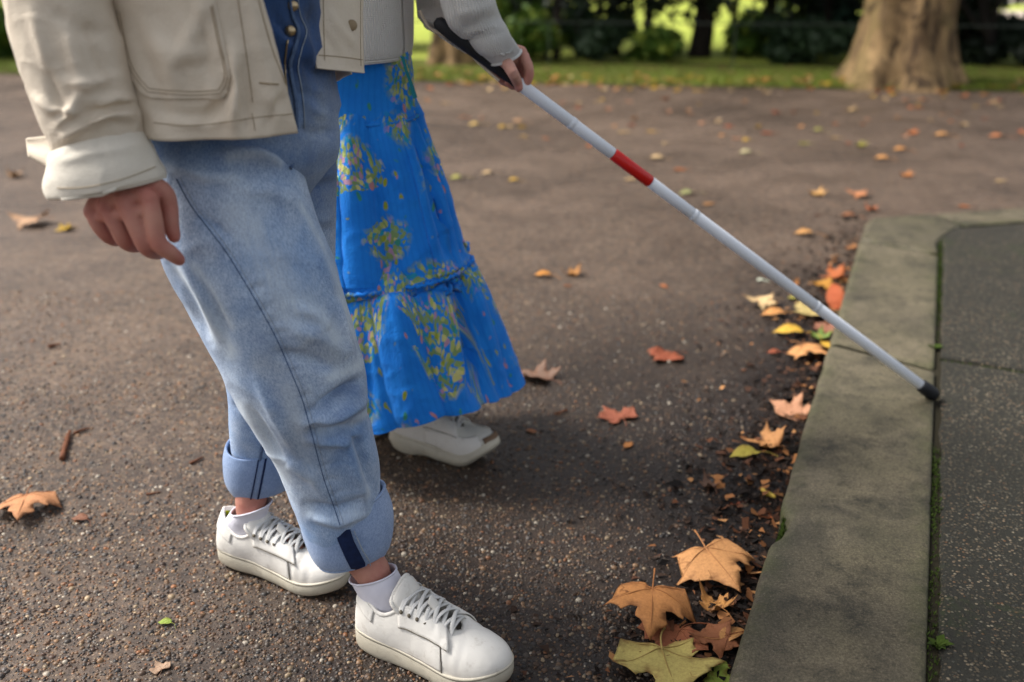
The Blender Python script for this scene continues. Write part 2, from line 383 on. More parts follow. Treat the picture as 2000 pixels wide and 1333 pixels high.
# ------------------------------------------------------------------ kerb of sandstone blocks and paving behind it
m = Mat('kerb_stone', .78, .3)
co = m.co(); nb = m.noise(5.5, 6, .65); nf = m.noise(75, 5, .75); nl = m.noise(1.6, 4, .6)
c = m.mix(m.ramp(nb, [(.32, 0.0), (.66, 1.0)]), srgb(56, 55, 48), srgb(124, 115, 99))
c = m.mix(m.ramp(nl, [(.44, 0.0), (.60, .55)]), c, srgb(122, 115, 92))
c = m.mix(m.ramp(m.noise(8, 6, .75), [(.50, 0.0), (.66, .75)]), c, srgb(44, 44, 40))
c = m.mix(m.ramp(m.noise(3.1, 6, .7, dist=.6), [(.54, 0.0), (.66, .5)]), c, srgb(140, 130, 112))
c = m.mix(m.ramp(m.noise(44, 6, .8), [(.50, 0.0), (.66, .6)]), c, srgb(40, 40, 36))
grain = m.noise(210, 5, .85); c = m.mix(m.ramp(grain, [(.42, .5), (.54, 0.0)]), c, srgb(34, 34, 30)); c = m.mix(m.ramp(grain, [(.56, 0.0), (.70, .5)]), c, srgb(168, 158, 138))
al = m.attr = m.n('Attribute', attribute_name='edge')
c = m.mix(m.math('MULTIPLY', al.outputs['Fac'], m.ramp(m.noise(14, 5, .7), [(.40, 0.0), (.70, .65)])), c, srgb(78, 84, 48))
c = m.mix(m.ramp(m.noise(300, 2), [(.70, 0.0), (.78, .6)]), c, srgb(170, 164, 150))
c = m.mix(1.0, c, (.80, .77, .71), 'MULTIPLY')
m.P('Base Color', c); m.P('Roughness', m.ramp(nb, [(.3, .55), (.7, .85)]))
m.bump(m.math('ADD', m.math('MULTIPLY', nf, .5), m.math('MULTIPLY', m.noise(22, 5, .7), 1.0)), .9, .006)
KERBM = m.m

kerb = kind(empty('kerb'), 'structure')
def kerbstone(a0, a1, w0=0.0, w1=KW, o=KA, d=KD, nrm=KN, tilt=(0, 0), chip=None, skew=0.0, seed=0, z0=-.08):
    """rounded block from a0 to a1 along the kerb, w0..w1 across"""
    na = max(16, int((a1 - a0) / .012)); prof = []
    rad = .016; W = w1 - w0
    for z in np.linspace(z0, KT - rad - .004, 8): prof.append((0.0, z))
    for t in np.linspace(0, math.pi / 2, 7): prof.append((rad * 1.15 * (1 - math.cos(t)), KT - rad + rad * math.sin(t)))
    for w in np.linspace(rad * 2, W - .012, 24): prof.append((w, KT))
    for t in np.linspace(0, math.pi / 2, 4)[1:]: prof.append((W - .008 + .008 * math.sin(t), KT - .008 + .008 * math.cos(t)))
    for z in np.linspace(KT - .02, z0, 5): prof.append((W, z))
    prof = np.array(prof); A = np.linspace(a0, a1, na)
    e = np.minimum(A - a0, a1 - A); endr = np.clip(1 - e / .016, 0, 1) ** 1.5 * .009
    V = np.zeros((na, len(prof), 3))
    for i in range(na):
        aa = A[i] + skew * (prof[:, 0] / W)
        w = prof[:, 0].copy(); z = prof[:, 1] - endr[i] * sstep(KT - .05, KT, prof[:, 1])
        w = w + endr[i] * .5 * (w < W * .5) - endr[i] * .5 * (w > W * .5)
        z = z + (tilt[0] * (A[i] - a0) + tilt[1] * w) * (z > 0)
        xy = o + aa[:, None] * d + (w0 + w)[:, None] * nrm
        V[i] = np.concatenate([xy, z[:, None]], 1)
    wv = wob(V, 2.2, 21 + seed); wf = wob(V, 9, 31 + seed)
    lat = .0016 * wv + .0014 * wf
    near = np.zeros(V.shape[:2]); near[:, 7:15] = 1                       # worn arris
    V[..., :2] += (lat * (prof[:, 0] < .05))[..., None] * nrm
    V[..., 2] += .0012 * wob(V, 1.6, 41 + seed) - near * np.clip(wf, 0, 1) * .004
    if chip is not None:
        ca, cl, cd = chip; k = np.exp(-((A - ca) / cl) ** 4)[:, None] * np.exp(-(prof[:, 0] / .02) ** 2)[None] * (prof[:, 1] > .02)[None]
        V[..., :2] += (k * cd * (1 + .5 * wf))[..., None] * nrm; V[..., 2] -= k * cd * .7
    g = Grid(V, False)
    if g.normals()[na // 2, 20, 2] < 0: g.sign = -1
    vv = g.V.reshape(-1, 3); ff = g.faces(); b = len(prof)
    for row, rev in ((0, False), (na - 1, True)):
        f = [row * b + j for j in range(b)]; ff.append(f[::-1] if (rev == (g.sign > 0)) else f)
    ob = mesh_obj('kerbstone', vv, ff, KERBM, kerb, uv=np.zeros((len(vv), 2)))
    ed = np.clip(1 - np.minimum(prof[:, 0], np.maximum(W - prof[:, 0], 0) * .9) / .045, 0, 1); ed = np.broadcast_to(ed, (na, b)).copy()
    ed = np.maximum(ed, np.clip(1 - e / .02, 0, 1)[:, None]); at = ob.data.attributes.new('edge', 'FLOAT', 'POINT'); at.data.foreach_set('value', ed.ravel().astype(np.float32))
    return ob
J1 = kalong(*G(1640, 672, KT)[:2]); J2 = kalong(*G(1688, 470, KT)[:2]); JC = kalong(*G(1692, 425, KT)[:2])
kerbstone(-.95, -.62, seed=5)
chip_a = kalong(*G(1522, 1020, KT)[:2])
kerbstone(-.612, J1, chip=(chip_a, .055, .016), skew=-.10, seed=1)
kerbstone(J1 + .020, J2 - .008, skew=-.10, seed=2, tilt=(.002, -.004))
FD = unit(np.array([.97, .24])); FN = np.array([FD[1], -FD[0]])                 # the return of the kerb along the far side
corner = KA + JC * KD
# corner block: rounded in plan
def corner_block():
    a0 = J2 + .030; pl = [KA + a0 * KD + (0) * KN, KA + (JC - .10) * KD, corner - KD * .025 + KN * .012, corner + FD * .03 + FN * .004, corner + FD * .30, corner + FD * .30 + FN * .20, KA + (a0 + .03) * KD + KN * (KW), KA + (a0 - .10) * KD + KN * KW]
    out = []
    for i in range(len(pl)):
        p, q = pl[i], pl[(i + 1) % len(pl)]
        for t in np.linspace(0, 1, 7)[:-1]: out.append(p + (q - p) * t)
    out = np.array(out); c = out.mean(0); rings = []
    for inset, z in ((0, -.08), (0, .03), (0, KT - .018), (.004, KT - .007), (.012, KT - .001), (.022, KT)):
        dv = c - out; L = np.linalg.norm(dv, axis=1, keepdims=True); rings.append(np.concatenate([out + dv / L * np.minimum(inset, L * .8), np.full((len(out), 1), z)], 1))
    V = np.array(rings); V[..., 2] += .001 * wob(V, 2, 55); V[..., :2] += .003 * wob(V, 3, 56)[..., None] * KN
    g = Grid(V, True)
    if g.normals()[4].mean(0)[2] < 0: g.sign = -1
    vv = g.V.reshape(-1, 3); b = V.shape[1]; ff = g.faces(); f = [(len(rings) - 1) * b + j for j in range(b)]; ff.append(f if g.sign < 0 else f[::-1])
    ob = mesh_obj('kerbstone', vv, ff, KERBM, kerb); ob.data.polygons[len(ff) - 1].use_smooth = False
    e = np.repeat(np.array([1, 1, 1, 1, .8, .3]), b); at = ob.data.attributes.new('edge', 'FLOAT', 'POINT'); at.data.foreach_set('value', e.astype(np.float32))
corner_block()
fa = .308
for i, Ls in enumerate((.72, .8, .78, .8)):
    kerbstone(fa, fa + Ls, 0, .205, o=corner, d=FD, nrm=FN, seed=7 + i); fa += Ls + .008

m = Mat('paving', .8, .25)
co = m.co(); v1 = m.vor(165, co); vc = m.n('SeparateColor', {0: m.vor(165, co, 'Color')})
pc = m.ramp(vc.outputs[0], [(0, srgb(58, 54, 48)), (.3, srgb(96, 86, 72)), (.55, srgb(128, 112, 90)), (.72, srgb(76, 78, 76)), (.86, srgb(176, 162, 138)), (1, srgb(136, 94, 62))])
on = m.math('MULTIPLY', m.ramp(v1, [(.34, 1.0), (.52, 0.0)]), m.ramp(vc.outputs[1], [(.22, 0.0), (.28, 1.0)]))
b0 = m.mix(m.noise(120, 5, .8), srgb(20, 21, 19), srgb(60, 58, 50))
c = m.mix(on, b0, m.mix(m.ramp(m.noise(5, 4, .7), [(.35, .75), (.65, .25)]), pc, srgb(40, 39, 32)))
sx = m.n('SeparateXYZ', {0: co})
mossn = m.math('ADD', m.math('SUBTRACT', m.noise(2.2, 5, .65), .10), m.math('MULTIPLY', m.noise(55, 5, .8), .62))
far_ = m.math('MULTIPLY_ADD', sx.outputs[1], .16, -.47)
moss = m.ramp(m.math('ADD', mossn, m.math('MULTIPLY', far_, .7, clamp=True)), [(.82, 0.0), (1.0, .62)])
c = m.mix(moss, c, m.mix(m.noise(90, 3), srgb(30, 40, 20), srgb(60, 74, 32)))
m.P('Base Color', c); m.bump(m.math('ADD', m.math('MULTIPLY', on, .7), m.noise(150, 4, .7)), .9, .004)
PAVM = m.m
pavement = kind(empty('pavement'), 'structure')
def slab(poly, z, seed):
    poly = np.array(poly, float); n = len(poly); c = poly.mean(0); out = []
    for i in range(n):
        p, q = poly[i], poly[(i + 1) % n]; k = max(2, int(np.linalg.norm(q - p) / .02))
        for t in np.linspace(0, 1, k, endpoint=False): out.append(p + (q - p) * t)
    out = np.array(out); out += unit(c - out) * (.004 + .004 * wob(np.column_stack([out, 0 * out[:, 0]]), 6, seed))[:, None]; rings = []
    for ins, zz in ((0, -.05), (0, z - .012), (.003, z - .004), (.010, z), (.04, z)):
        rings.append(np.concatenate([out + unit(c - out) * ins, np.full((len(out), 1), zz)], 1))
    V = np.array(rings); g = Grid(V, True)
    if g.normals()[3].mean(0)[2] < 0: g.sign = -1
    b = V.shape[1]; ff = g.faces(); f = [4 * b + j for j in range(b)]; ff.append(f if g.sign < 0 else f[::-1])
    return mesh_obj('paving_slab', V.reshape(-1, 3), ff, PAVM, pavement, smooth=False)
kp = lambda a, w: KA + a * KD + w * KN
GAP = KW + .012
SJ = kalong(*G(1838, 697, KT)[:2]); sj2 = G(2000, 722, KT)[:2]; jd = unit(sj2 - kp(SJ, GAP)); far = lambda q: corner + FD * q + FN * .222
A_ = kp(SJ - .006, GAP); B_ = kp(SJ - .006, GAP) + jd * 1.3
slab([kp(-.9, GAP), A_, B_, kp(-.9, GAP) + jd * 1.3], KT - .004, 1)
fi = None
# intersection of inner kerb line with inner line of the far kerb
Mx = np.array([KD, -FD]).T; rhs = (corner + FN * .222) - kp(0, GAP); tt = np.linalg.solve(Mx, rhs); I_ = kp(tt[0], GAP)
slab([A_ + KD * .010, I_, I_ + FD * .85, B_ + KD * .010 - jd * .05], KT - .001, 2)
slab([B_ + KD * .010 + jd * .0, I_ + FD * .862, I_ + FD * 3.2, B_ + jd * 2.4], KT - .003, 3)
slab([kp(-.9, GAP) + jd * 1.315, B_ + jd * .015, B_ + jd * 2.4, kp(-.9, GAP) + jd * 3.4], KT - .006, 4)
# soil bed under the joints
bed = mesh_obj('joint_soil', [(*kp(-.95, KW - .01), KT - .012), (*(kp(-.95, KW - .01) + jd * 3.4), KT - .012), (*(I_ + FD * 3.2), KT - .012), (*(I_ - FD * .02), KT - .012)], [(0, 1, 2, 3)], CRUMB, pavement)
at = bed.data.attributes.new('tint', 'FLOAT_COLOR', 'POINT'); at.data.foreach_set('color', [*srgb(40, 36, 24), 1] * 4)

# moss and seedlings in the joint
m = Mat('moss', .9, .2); m.P('Base Color', m.mix(m.noise(60, 3), srgb(30, 44, 16), srgb(74, 92, 30))); MOSSM = m.m
def moss_strip():
    V = []; Fc = []
    def tuft(x, y, z, s):
        for _ in range(5):
            b = len(V); a = RNG.uniform(0, 6.28); dx, dy = math.cos(a) * s, math.sin(a) * s; hh = s * RNG.uniform(.8, 2.2)
            V.extend([(x - dy * .3, y + dx * .3, z), (x + dy * .3, y - dx * .3, z), (x + dx, y + dy, z + hh)]); Fc.append((b, b + 1, b + 2))
    for _ in range(3600):
        a = RNG.uniform(-.7, JC - .12); dens = .95 * sstep(-.3, .6, float(wob(np.array([a, 0, 0]), .9, 61))) 
        if RNG.random() > dens: continue
        w = KW + .0065 + RNG.normal() * .006; x, y = kp(a, w); tuft(x, y, KT - .011 + RNG.uniform(0, .006), RNG.uniform(.002, .0045))
    for _ in range(500):                                     # in the chip on the kerb face
        a = chip_a + RNG.normal() * .045; x, y = kp(a, .010 + abs(RNG.normal()) * .004); tuft(x, y, KT - .02 + RNG.uniform(-.02, .004), .0035)
    for _ in range(700):                                     # thin line along the slab joint
        t = RNG.uniform(0, 1.2); x, y = A_ + KD * .005 + jd * t + RNG.normal(size=2) * .002; tuft(x, y, KT - .012, .003)
    o = mesh_obj('moss', V, Fc, MOSSM, smooth=False); o['kind'] = 'stuff'; o['label'] = 'green moss growing in the joint behind the kerb'
moss_strip()
def weed(u, v, size, label):
    o = G(u, v, KT - .01); V = []; Fc = []; S = []; n = 9
    for i in range(n):
        a = i * 2.4 + RNG.uniform(0, .5); L = size * RNG.uniform(.5, 1); d = np.array([math.cos(a), math.sin(a), 0]); s = np.array([-d[1], d[0], 0]) * L * .3
        b = len(V); V += [o, o + d * L * .45 + s + [0, 0, L * .5], o + d * L + [0, 0, L * .55], o + d * L * .45 - s + [0, 0, L * .5]]; Fc.append((b, b + 1, b + 2, b + 3))
    e = empty('weed', tuple(o)); adopt(mesh_obj('leaf', V, Fc, MOSSM), e); adopt(tube([o - [0, 0, .01], o + [0, 0, size * .2]], [size * .08, size * .04], 6).obj('stem', MOSSM), e)
    tag(e, label, 'weed')
weed(1826, 683, .024, 'tiny green seedling where the kerb joint meets the slab joint')
weed(1830, 1265, .026, 'small green tuft in the soil gap near the lower end of the kerb')

# ------------------------------------------------------------------ verge, lawn and the trees beyond
GA = np.array([-4.99, 9.95]); GB = np.array([4.22, 8.62]); GD = unit(GB - GA); GNv = np.array([-GD[1], GD[0]])      # edge of the grass
m = Mat('lawn_grass', .9, .2)
c = m.mix(m.noise(.55, 4, .6), srgb(128, 150, 46), srgb(214, 214, 104)); c = m.mix(m.ramp(m.noise(9, 5, .7), [(.35, 0.0), (.7, .6)]), c, srgb(104, 126, 46)); m.P('Base Color', c); LAWNM = m.m  # sunlight on the far grass is put into this bright base colour
m = Mat('verge_grass', .9, .2)
c = m.mix(m.noise(1.3, 4), srgb(60, 76, 28), srgb(102, 112, 38)); c = m.mix(m.ramp(m.noise(7, 5, .7), [(.45, 0.0), (.62, .8)]), c, srgb(96, 76, 44)); m.P('Base Color', c); VERGEM = m.m
vs = [GA - GD * 40, GB + GD * 40]
mesh_v = [(*vs[0], .012), (*vs[1], .012), (*(vs[1] + GNv * 1.6), .05), (*(vs[0] + GNv * 1.6), .05)]
kind(mesh_obj('grass_verge', mesh_v, [(0, 1, 2, 3)], VERGEM, smooth=False), 'structure')
kind(mesh_obj('lawn', [(*(vs[0] + GNv * 1.59), .046), (*(vs[1] + GNv * 1.59), .046), (*(vs[1] + GNv * 90), .05), (*(vs[0] + GNv * 90), .05)], [(0, 1, 2, 3)], LAWNM, smooth=False), 'structure')
m = Mat('grass_blade', .8, .2); m.P('Base Color', m.mix(m.noise(2.5, 3), srgb(62, 86, 26), srgb(128, 140, 48))); BLADEM = m.m
def verge_blades():
    n = 16000; a = RNG.uniform(-4, 13, n); d = RNG.uniform(-.04, 1.2, n) ** 1.0; p = GA + a[:, None] * GD + d[:, None] * GNv
    V = []; Fc = []
    for i in range(n):
        b = len(V); t = RNG.uniform(0, 6.28); w = .006; h = RNG.uniform(.025, .075); l = RNG.normal(size=2) * .02; x, y = p[i]
        V += [(x - math.cos(t) * w, y - math.sin(t) * w, .012), (x + math.cos(t) * w, y + math.sin(t) * w, .012), (x + l[0], y + l[1], .012 + h)]; Fc.append((b, b + 1, b + 2))
    o = mesh_obj('grass', V, Fc, BLADEM, smooth=False); o['kind'] = 'stuff'; o['label'] = 'short green grass along the far edge of the path'
verge_blades()

def bark(name, dark, light, patch=None, scale=6):
    m = Mat(name, .9, .2); co = m.mapping((1, 1, .22)); n1 = m.noise(scale * 2, 6, .65, co)
    c = m.mix(m.ramp(n1, [(.35, 0.0), (.65, 1.0)]), dark, light)
    if patch: c = m.mix(m.ramp(m.noise(scale * .7, 4, .6), [(.50, 0.0), (.56, .85)]), c, patch); c = m.mix(m.ramp(m.noise(scale * 1.1, 5, .65, dist=.8), [(.54, 0.0), (.60, .8)]), c, srgb(62, 50, 40))
    m.P('Base Color', c); m.bump(m.math('ADD', n1, m.noise(scale * 9, 4, .7, co)), .9, .03); return m.m
PLANEBARK = bark('plane_bark', srgb(78, 62, 48), srgb(184, 152, 108), srgb(134, 114, 76), 4.0)
DARKBARK = bark('dark_bark', srgb(24, 20, 18), srgb(48, 42, 36))
def leafmat(name, a, b, c3=None):
    m = Mat(name, .6, .3); n1 = m.noise(3.0, 3); col = m.mix(n1, a, b)
    if c3: col = m.mix(m.ramp(m.noise(7.0, 3), [(.58, 0.0), (.66, .9)]), col, c3)
    m.P('Base Color', col); m.P('Subsurface Weight', 0.0); return m.m
YEW = leafmat('yew_leaf', srgb(12, 20, 12), srgb(24, 38, 20)); SHRUB = leafmat('shrub_leaf', srgb(38, 62, 22), srgb(92, 122, 40), srgb(150, 160, 60))
HOLLY = leafmat('hedge_leaf', srgb(20, 34, 20), srgb(44, 66, 36)); PLANE_LEAF = leafmat('plane_leaf', srgb(80, 100, 30), srgb(140, 140, 44), srgb(190, 160, 60))
TEAL = leafmat('blue_green_leaf', srgb(40, 66, 56), srgb(76, 104, 84))

def leaf_cloud(blobs, n, size):
    """leaf faces spread through clumps: blobs (centre, radii)"""
    bl = [(np.array(c, float), np.array(r, float)) for c, r in blobs]; w = np.array([np.prod(r) ** .67 for _, r in bl]); w /= w.sum()
    idx = RNG.choice(len(bl), n, p=w); d = unit(RNG.normal(size=(n, 3))) * (RNG.uniform(.25, 1, (n, 1)) ** .45)
    C = np.array([b[0] for b in bl])[idx] + d * np.array([b[1] for b in bl])[idx] * (1 + .25 * RNG.normal(size=(n, 1)) * .5)
    C[:, 2] = np.maximum(C[:, 2], .03)
    a = unit(RNG.normal(size=(n, 3))); b = unit(np.cross(a, RNG.normal(size=(n, 3)))); s = size * RNG.uniform(.6, 1.3, (n, 1))
    V = np.stack([C - a * s, C + b * s * .42, C + a * s, C - b * s * .42], 1).reshape(-1, 3); q = np.arange(n)[:, None] * 4 + np.arange(4)[None]
    return V, q
def clump_blobs(c, r, k, seed):
    rr = np.random.default_rng(seed); out = []
    for _ in range(k):
        d = unit(rr.normal(size=3)); q = rr.uniform(.35, .85); out.append((np.array(c) + d * np.array(r) * q, np.array(r) * rr.uniform(.28, .46)))
    return out
def plant(name, x, y, label, cat, crown_c, crown_r, mat, n, size, trunk=None, bark_m=None, k=14, seed=0, group=None):
    e = tag(empty(name, (x, y, 0)), label, cat, group); V, q = leaf_cloud(clump_blobs(crown_c, crown_r, k, seed), n, size)
    adopt(mesh_obj('crown', V, q, mat, smooth=False), e)
    for t in (trunk or []): 
        g = tube(np.array(t[0]), t[1], 12, 20); g.disp(.06 * np.mean(t[1]) * wob(g.V, 3, seed)); adopt(g.obj('trunk' if t is trunk[0] else 'branch', bark_m or DARKBARK), e)
    return e

def gy(u, y, z=0.0):                                        # point at ground distance y seen in column u
    ax = y * cP + (CAMH - z) * sP; return np.array([(u - 1000) / F * ax, y, z])
# the great plane tree
def plane_tree(cx, cy, r0, label, seed, lean=0.0, crown=True, hgt=5.5, flare=1.0):
    e = tag(empty('plane_tree', (cx, cy, 0)), label, 'tree')
    zs = np.concatenate([np.linspace(-.05, 1.2, 34), np.linspace(1.35, hgt, 16)]); th = np.linspace(0, 2 * math.pi, 72, endpoint=False); V = []
    for z in zs:
        fl = 1 + flare * (.42 * math.exp(-max(z, 0) / .20) + .16 * math.exp(-max(z, 0) / .7)); rr = r0 * fl * (1 - .035 * z)
        but = 1 + flare * (.14 * np.cos(5 * th + .4 + .3 * z) * math.exp(-max(z, 0) / .8) + .05 * np.cos(3 * th + 1.0)) + .04 * np.sign(np.cos(8 * th + .5 * z)) * np.abs(np.cos(8 * th + .5 * z)) ** .6
        V.append(np.stack([cx + lean * z + rr * but * np.cos(th), cy + rr * but * np.sin(th), np.full_like(th, z)], -1))
    g = Grid(np.array(V), True)
    if ((g.V - g.V.mean(1, keepdims=True)) * g.normals()).sum() < 0: g.sign = -1
    g.disp(.018 * r0 / .4 * wob(g.V, 2.2, seed) + .008 * wob(g.V, 8, seed + 1)); adopt(g.obj('trunk', PLANEBARK), e)
    if crown:
        bl = []
        for i in range(6):
            a = i * 1.05 + seed; L = 2.4 + .4 * (i % 3); s = np.array([cx + lean * hgt, cy, hgt - .3]); t = s + [math.cos(a) * L, math.sin(a) * L, 1.6 + .3 * (i % 2)]
            adopt(tube(np.array([s, s * .5 + t * .5 + [0, 0, .4], t]), [r0 * .5, r0 * .32, r0 * .1], 9, 12).obj('branch', PLANEBARK), e); bl += clump_blobs(t, (1.3, 1.3, .8), 5, seed + i)
        V, q = leaf_cloud(bl, 5200, .11); adopt(mesh_obj('crown', V, q, PLANE_LEAF, smooth=False), e)
    return e
t1 = gy(1752, 9.15); plane_tree(t1[0], t1[1], .345, 'great plane tree with tan flaking bark beside the far path edge', 3, flare=1.0, hgt=6)
t2 = gy(888, 10.7); plane_tree(t2[0], t2[1], .20, 'smaller plane trunk seen just beyond the hand with the cane', 9, hgt=6, crown=True, flare=.9)

# dark evergreens whose skirts hang to knee height, thin trunks below
def yew(u, y, rx, zlo, zhi, tu, label, seed, n=5200, lean=0.0, tr=.075):
    c = gy(u, y); b = gy(tu, y)
    return plant('yew_tree', b[0], y, label, 'tree', (c[0], y, (zlo + zhi) / 2 - .30), (rx, .9, (zhi - zlo) / 2), YEW, n, .085,
                 [([(b[0], y, -.02), (b[0] + lean * .5, y, .5), (b[0] + lean * 1.3, y, zhi * .8)], [tr * 1.3, tr, tr * .6])], DARKBARK, 34, seed)
yew(1130, 11.6, 1.15, .34, 3.4, 1135, 'black-green yew bush behind the cane hand', 11, 6500)
yew(1330, 11.2, 1.25, .62, 3.6, 1362, 'dark yew on a leaning trunk in the middle of the verge', 12, 7000, lean=.10, tr=.11)
yew(1545, 11.9, 1.55, .50, 3.8, 1492, 'broad dark yew on a slim trunk left of the great plane tree', 13, 8000, lean=.05, tr=.07)
yew(1690, 11.0, .75, .72, 3.4, 1700, 'dark yew hidden behind the great plane trunk', 14, 3500)
yew(1930, 11.3, 1.15, .70, 3.4, 1915, 'dark tree hanging over the road at the far corner of the path', 15, 6000, tr=.08)
yew(20, 12.2, 1.6, .52, 3.6, -30, 'dark yew beyond the cream sleeve', 16, 6000)
yew(330, 12.8, 1.9, .50, 3.6, 300, 'dark yew behind the cream jacket', 17, 5000)
yew(640, 12.6, 1.6, .50, 3.6, 600, 'dark yew behind the blue skirt', 18, 5000)
yew(980, 13.6, .9, .62, 3.4, 985, 'mid green yew far behind the cane hand', 19, 3500)

for k_, (u_, y_, r_, ln, lb) in enumerate(((1085, 10.9, .035, .02, 'slim dark sapling trunk nearest the cane hand'), (1205, 11.3, .03, -.03, 'slim dark sapling trunk between the dark low shrubs'), (1262, 12.4, .05, .02, 'straight dark trunk standing on the sunlit lawn'), (1425, 12.0, .03, .04, 'slim dark sapling trunk right of the leaning yew trunk'), (1610, 11.6, .04, -.02, 'dark sapling trunk beside the blue-green bush'))):
    b_ = gy(u_, y_); plant('sapling', b_[0], y_, lb, 'tree', (b_[0], y_, 2.2), (.7, .5, .8), YEW, 1200, .08, [([(b_[0], y_, -.02), (b_[0] + ln, y_, .7), (b_[0] + ln * 3, y_, 2.4)], [r_ * 1.4, r_, r_ * .6])], DARKBARK, 12, 140 + k_)
def shrub(u, y, rx, h, mat, label, seed, n=2600, size=.06, name='shrub', ry=.45):
    c = gy(u, y); return plant(name, c[0], y, label, 'shrub', (c[0], y, h * .5), (rx, ry, h * .52), mat, n, size,
                               [([(c[0], y, -.01), (c[0] + .03, y, h * .6)], [.025, .012]), ([(c[0], y, -.01), (c[0] - .16, y, h * .7)], [.02, .01])], DARKBARK, 12, seed)
shrub(1065, 11.0, .38, .62, SHRUB, 'yellow-green leafy shrub right behind the cane hand', 31)
shrub(1150, 10.9, .42, .60, HOLLY, 'dark low shrub beneath the black-green yew', 32)
shrub(1275, 10.8, .40, .40, SHRUB, 'low dark shrub left of the leaning trunk', 33, n=1500)
shrub(1460, 11.2, .34, .42, SHRUB, 'light green low shrub between the two thin trunks', 34, n=1200)
shrub(1580, 10.7, .72, .52, HOLLY, 'wide low hedge plant left of the great plane tree', 35)
shrub(1560, 12.8, .95, .62, SHRUB, 'sunlit hedge further back left of the great plane tree', 36)
shrub(1625, 12.0, .45, .80, TEAL, 'blue-green bush tucked against the great plane trunk', 37)
shrub(1905, 10.6, .62, .55, YEW, 'dark clipped bush right of the great plane tree', 38, n=4200)
shrub(2010, 10.4, .42, .50, YEW, 'dark clipped bush at the far corner of the path', 39, n=3000)
shrub(1830, 11.9, .4, .9, TEAL, 'blue-green bush behind the dark clipped bushes', 44)
shrub(1700, 12.9, .3, 1.35, SHRUB, 'bright yellow-green sprig above the hedge by the plane trunk', 45, n=700)
shrub(15, 11.2, .55, .66, SHRUB, 'sunny green shrub beside the cream sleeve', 40)
shrub(300, 11.6, .8, .7, SHRUB, 'green shrub behind the cream jacket', 41)
shrub(620, 11.6, .8, .7, HOLLY, 'green shrub behind the blue skirt', 42)
shrub(1005, 12.6, .5, .8, SHRUB, 'soft green shrub beyond the smaller plane trunk', 43)
# multi-stemmed thorn over the clipped bushes
b = gy(1925, 10.3)
e = tag(empty('thorn_tree', tuple(b)), 'multi-stemmed bare thorn with forked dark branches by the road', 'tree')
for k, (du, h1, r) in enumerate(((-78, .95, .030), (-14, 1.1, .034), (10, 1.0, .026), (52, .98, .022))):
    top = gy(1925 + du, 10.3, h1); mid_p = gy(1925 + du * .35, 10.3, .5)
    adopt(tube(np.array([b + [0, 0, -.02], b + [du * .0004, 0, .32], mid_p, top, top + [du * .004, 0, .9]]), [r * 1.3, r * 1.15, r, r * .8, r * .4], 8, 24).obj('trunk' if k == 0 else 'branch', DARKBARK), e)
V, q = leaf_cloud(clump_blobs((b[0] - .1, 10.3, 1.75), (1.0, .5, .6), 12, 77), 1500, .07); adopt(mesh_obj('crown', V, q, PLANE_LEAF, smooth=False), e)

# low iron rail along the shrubs
m = Mat('rail_iron', .6, .4); m.P('Base Color', srgb(52, 58, 52)); RAILM = m.m
e = tag(empty('railing', (*(GA + GNv * 1.2), 0)), 'thin grey-green park rail running behind the shrubs', 'railing')
r0, r1 = GA + GNv * 1.15 - GD * 2, GA + GNv * 1.15 + GD * 12.5
adopt(tube(np.array([(*r0, .46), (*r1, .46)]), .006, 8, 3).obj('rail', RAILM), e)
for t in np.linspace(0, 14.5, 9): p = r0 + GD * t; adopt(tube(np.array([(*p, .0), (*p, .465)]), .007, 8, 3).obj('post', RAILM), e)

# road and pale wall glimpsed far right; parked car as a pale blur
m = Mat('pale_paving', .8, .3); m.P('Base Color', m.mix(m.noise(3, 4), srgb(176, 160, 146), srgb(206, 192, 178))); PALE = m.m
a, b2, c2, d2 = gy(1870, 13.2)[:2], gy(2600, 11.9)[:2], gy(2700, 19.5)[:2], gy(1850, 20.5)[:2]
kind(mesh_obj('far_path', [(*a, .058), (*b2, .058), (*c2, .058), (*d2, .058)], [(0, 1, 2, 3)], PALE, smooth=False), 'structure')
m = Mat('white_paint', .3, .5); m.P('Base Color', (.78, .79, .8)); WPAINT = m.m
m = Mat('car_glass', .08, .6); m.P('Base Color', (.03, .035, .04)); CGLASS = m.m
m = Mat('tyre', .9, .2); m.P('Base Color', (.02, .02, .02)); TYREM = m.m
def car(u, y, label, seed):
    c = gy(u, y); x0, y0 = c[0], c[1]; e = tag(empty('parked_car', (x0, y0, .06)), label, 'car')
    prof = [(-2.1, .28), (-2.12, .62), (-1.95, .86), (-1.35, .94), (-.75, 1.38), (.65, 1.42), (1.35, 1.0), (2.05, .9), (2.12, .55), (2.08, .28)]
    V = [(x0 + px, y0 + sy, .06 + pz) for sy in (-.82, .82) for px, pz in prof]; n = len(prof)
    F_ = [list(range(n)), list(range(2 * n - 1, n - 1, -1))] + [[i, i + n, (i + 1) % n + n, (i + 1) % n] for i in range(n)]
    bo = mesh_obj('body', V, F_, WPAINT, smooth=False); bv = bo.modifiers.new('bevel', 'BEVEL'); bv.width = .08; bv.segments = 3; adopt(bo, e)
    for (a0, a1) in ((-1.15, -.15), (-.05, 1.05)):
        adopt(mesh_obj('window', [(x0 + a0, y0 - .83, 1.04), (x0 + a1, y0 - .83, 1.04), (x0 + a1 * .72, y0 - .80, 1.40), (x0 + a0 * .66, y0 - .80, 1.40)], [(0, 1, 2, 3)], CGLASS, smooth=False), e)
    for wx in (-1.3, 1.32):
        adopt(tube(np.array([(x0 + wx, y0 - .86, .36), (x0 + wx, y0 - .64, .36)]), .3, 20, 3).obj('wheel', TYREM, caps=True), e)
car(2010, 17.2, 'white parked car blurred beyond the dark clipped bushes', 1)
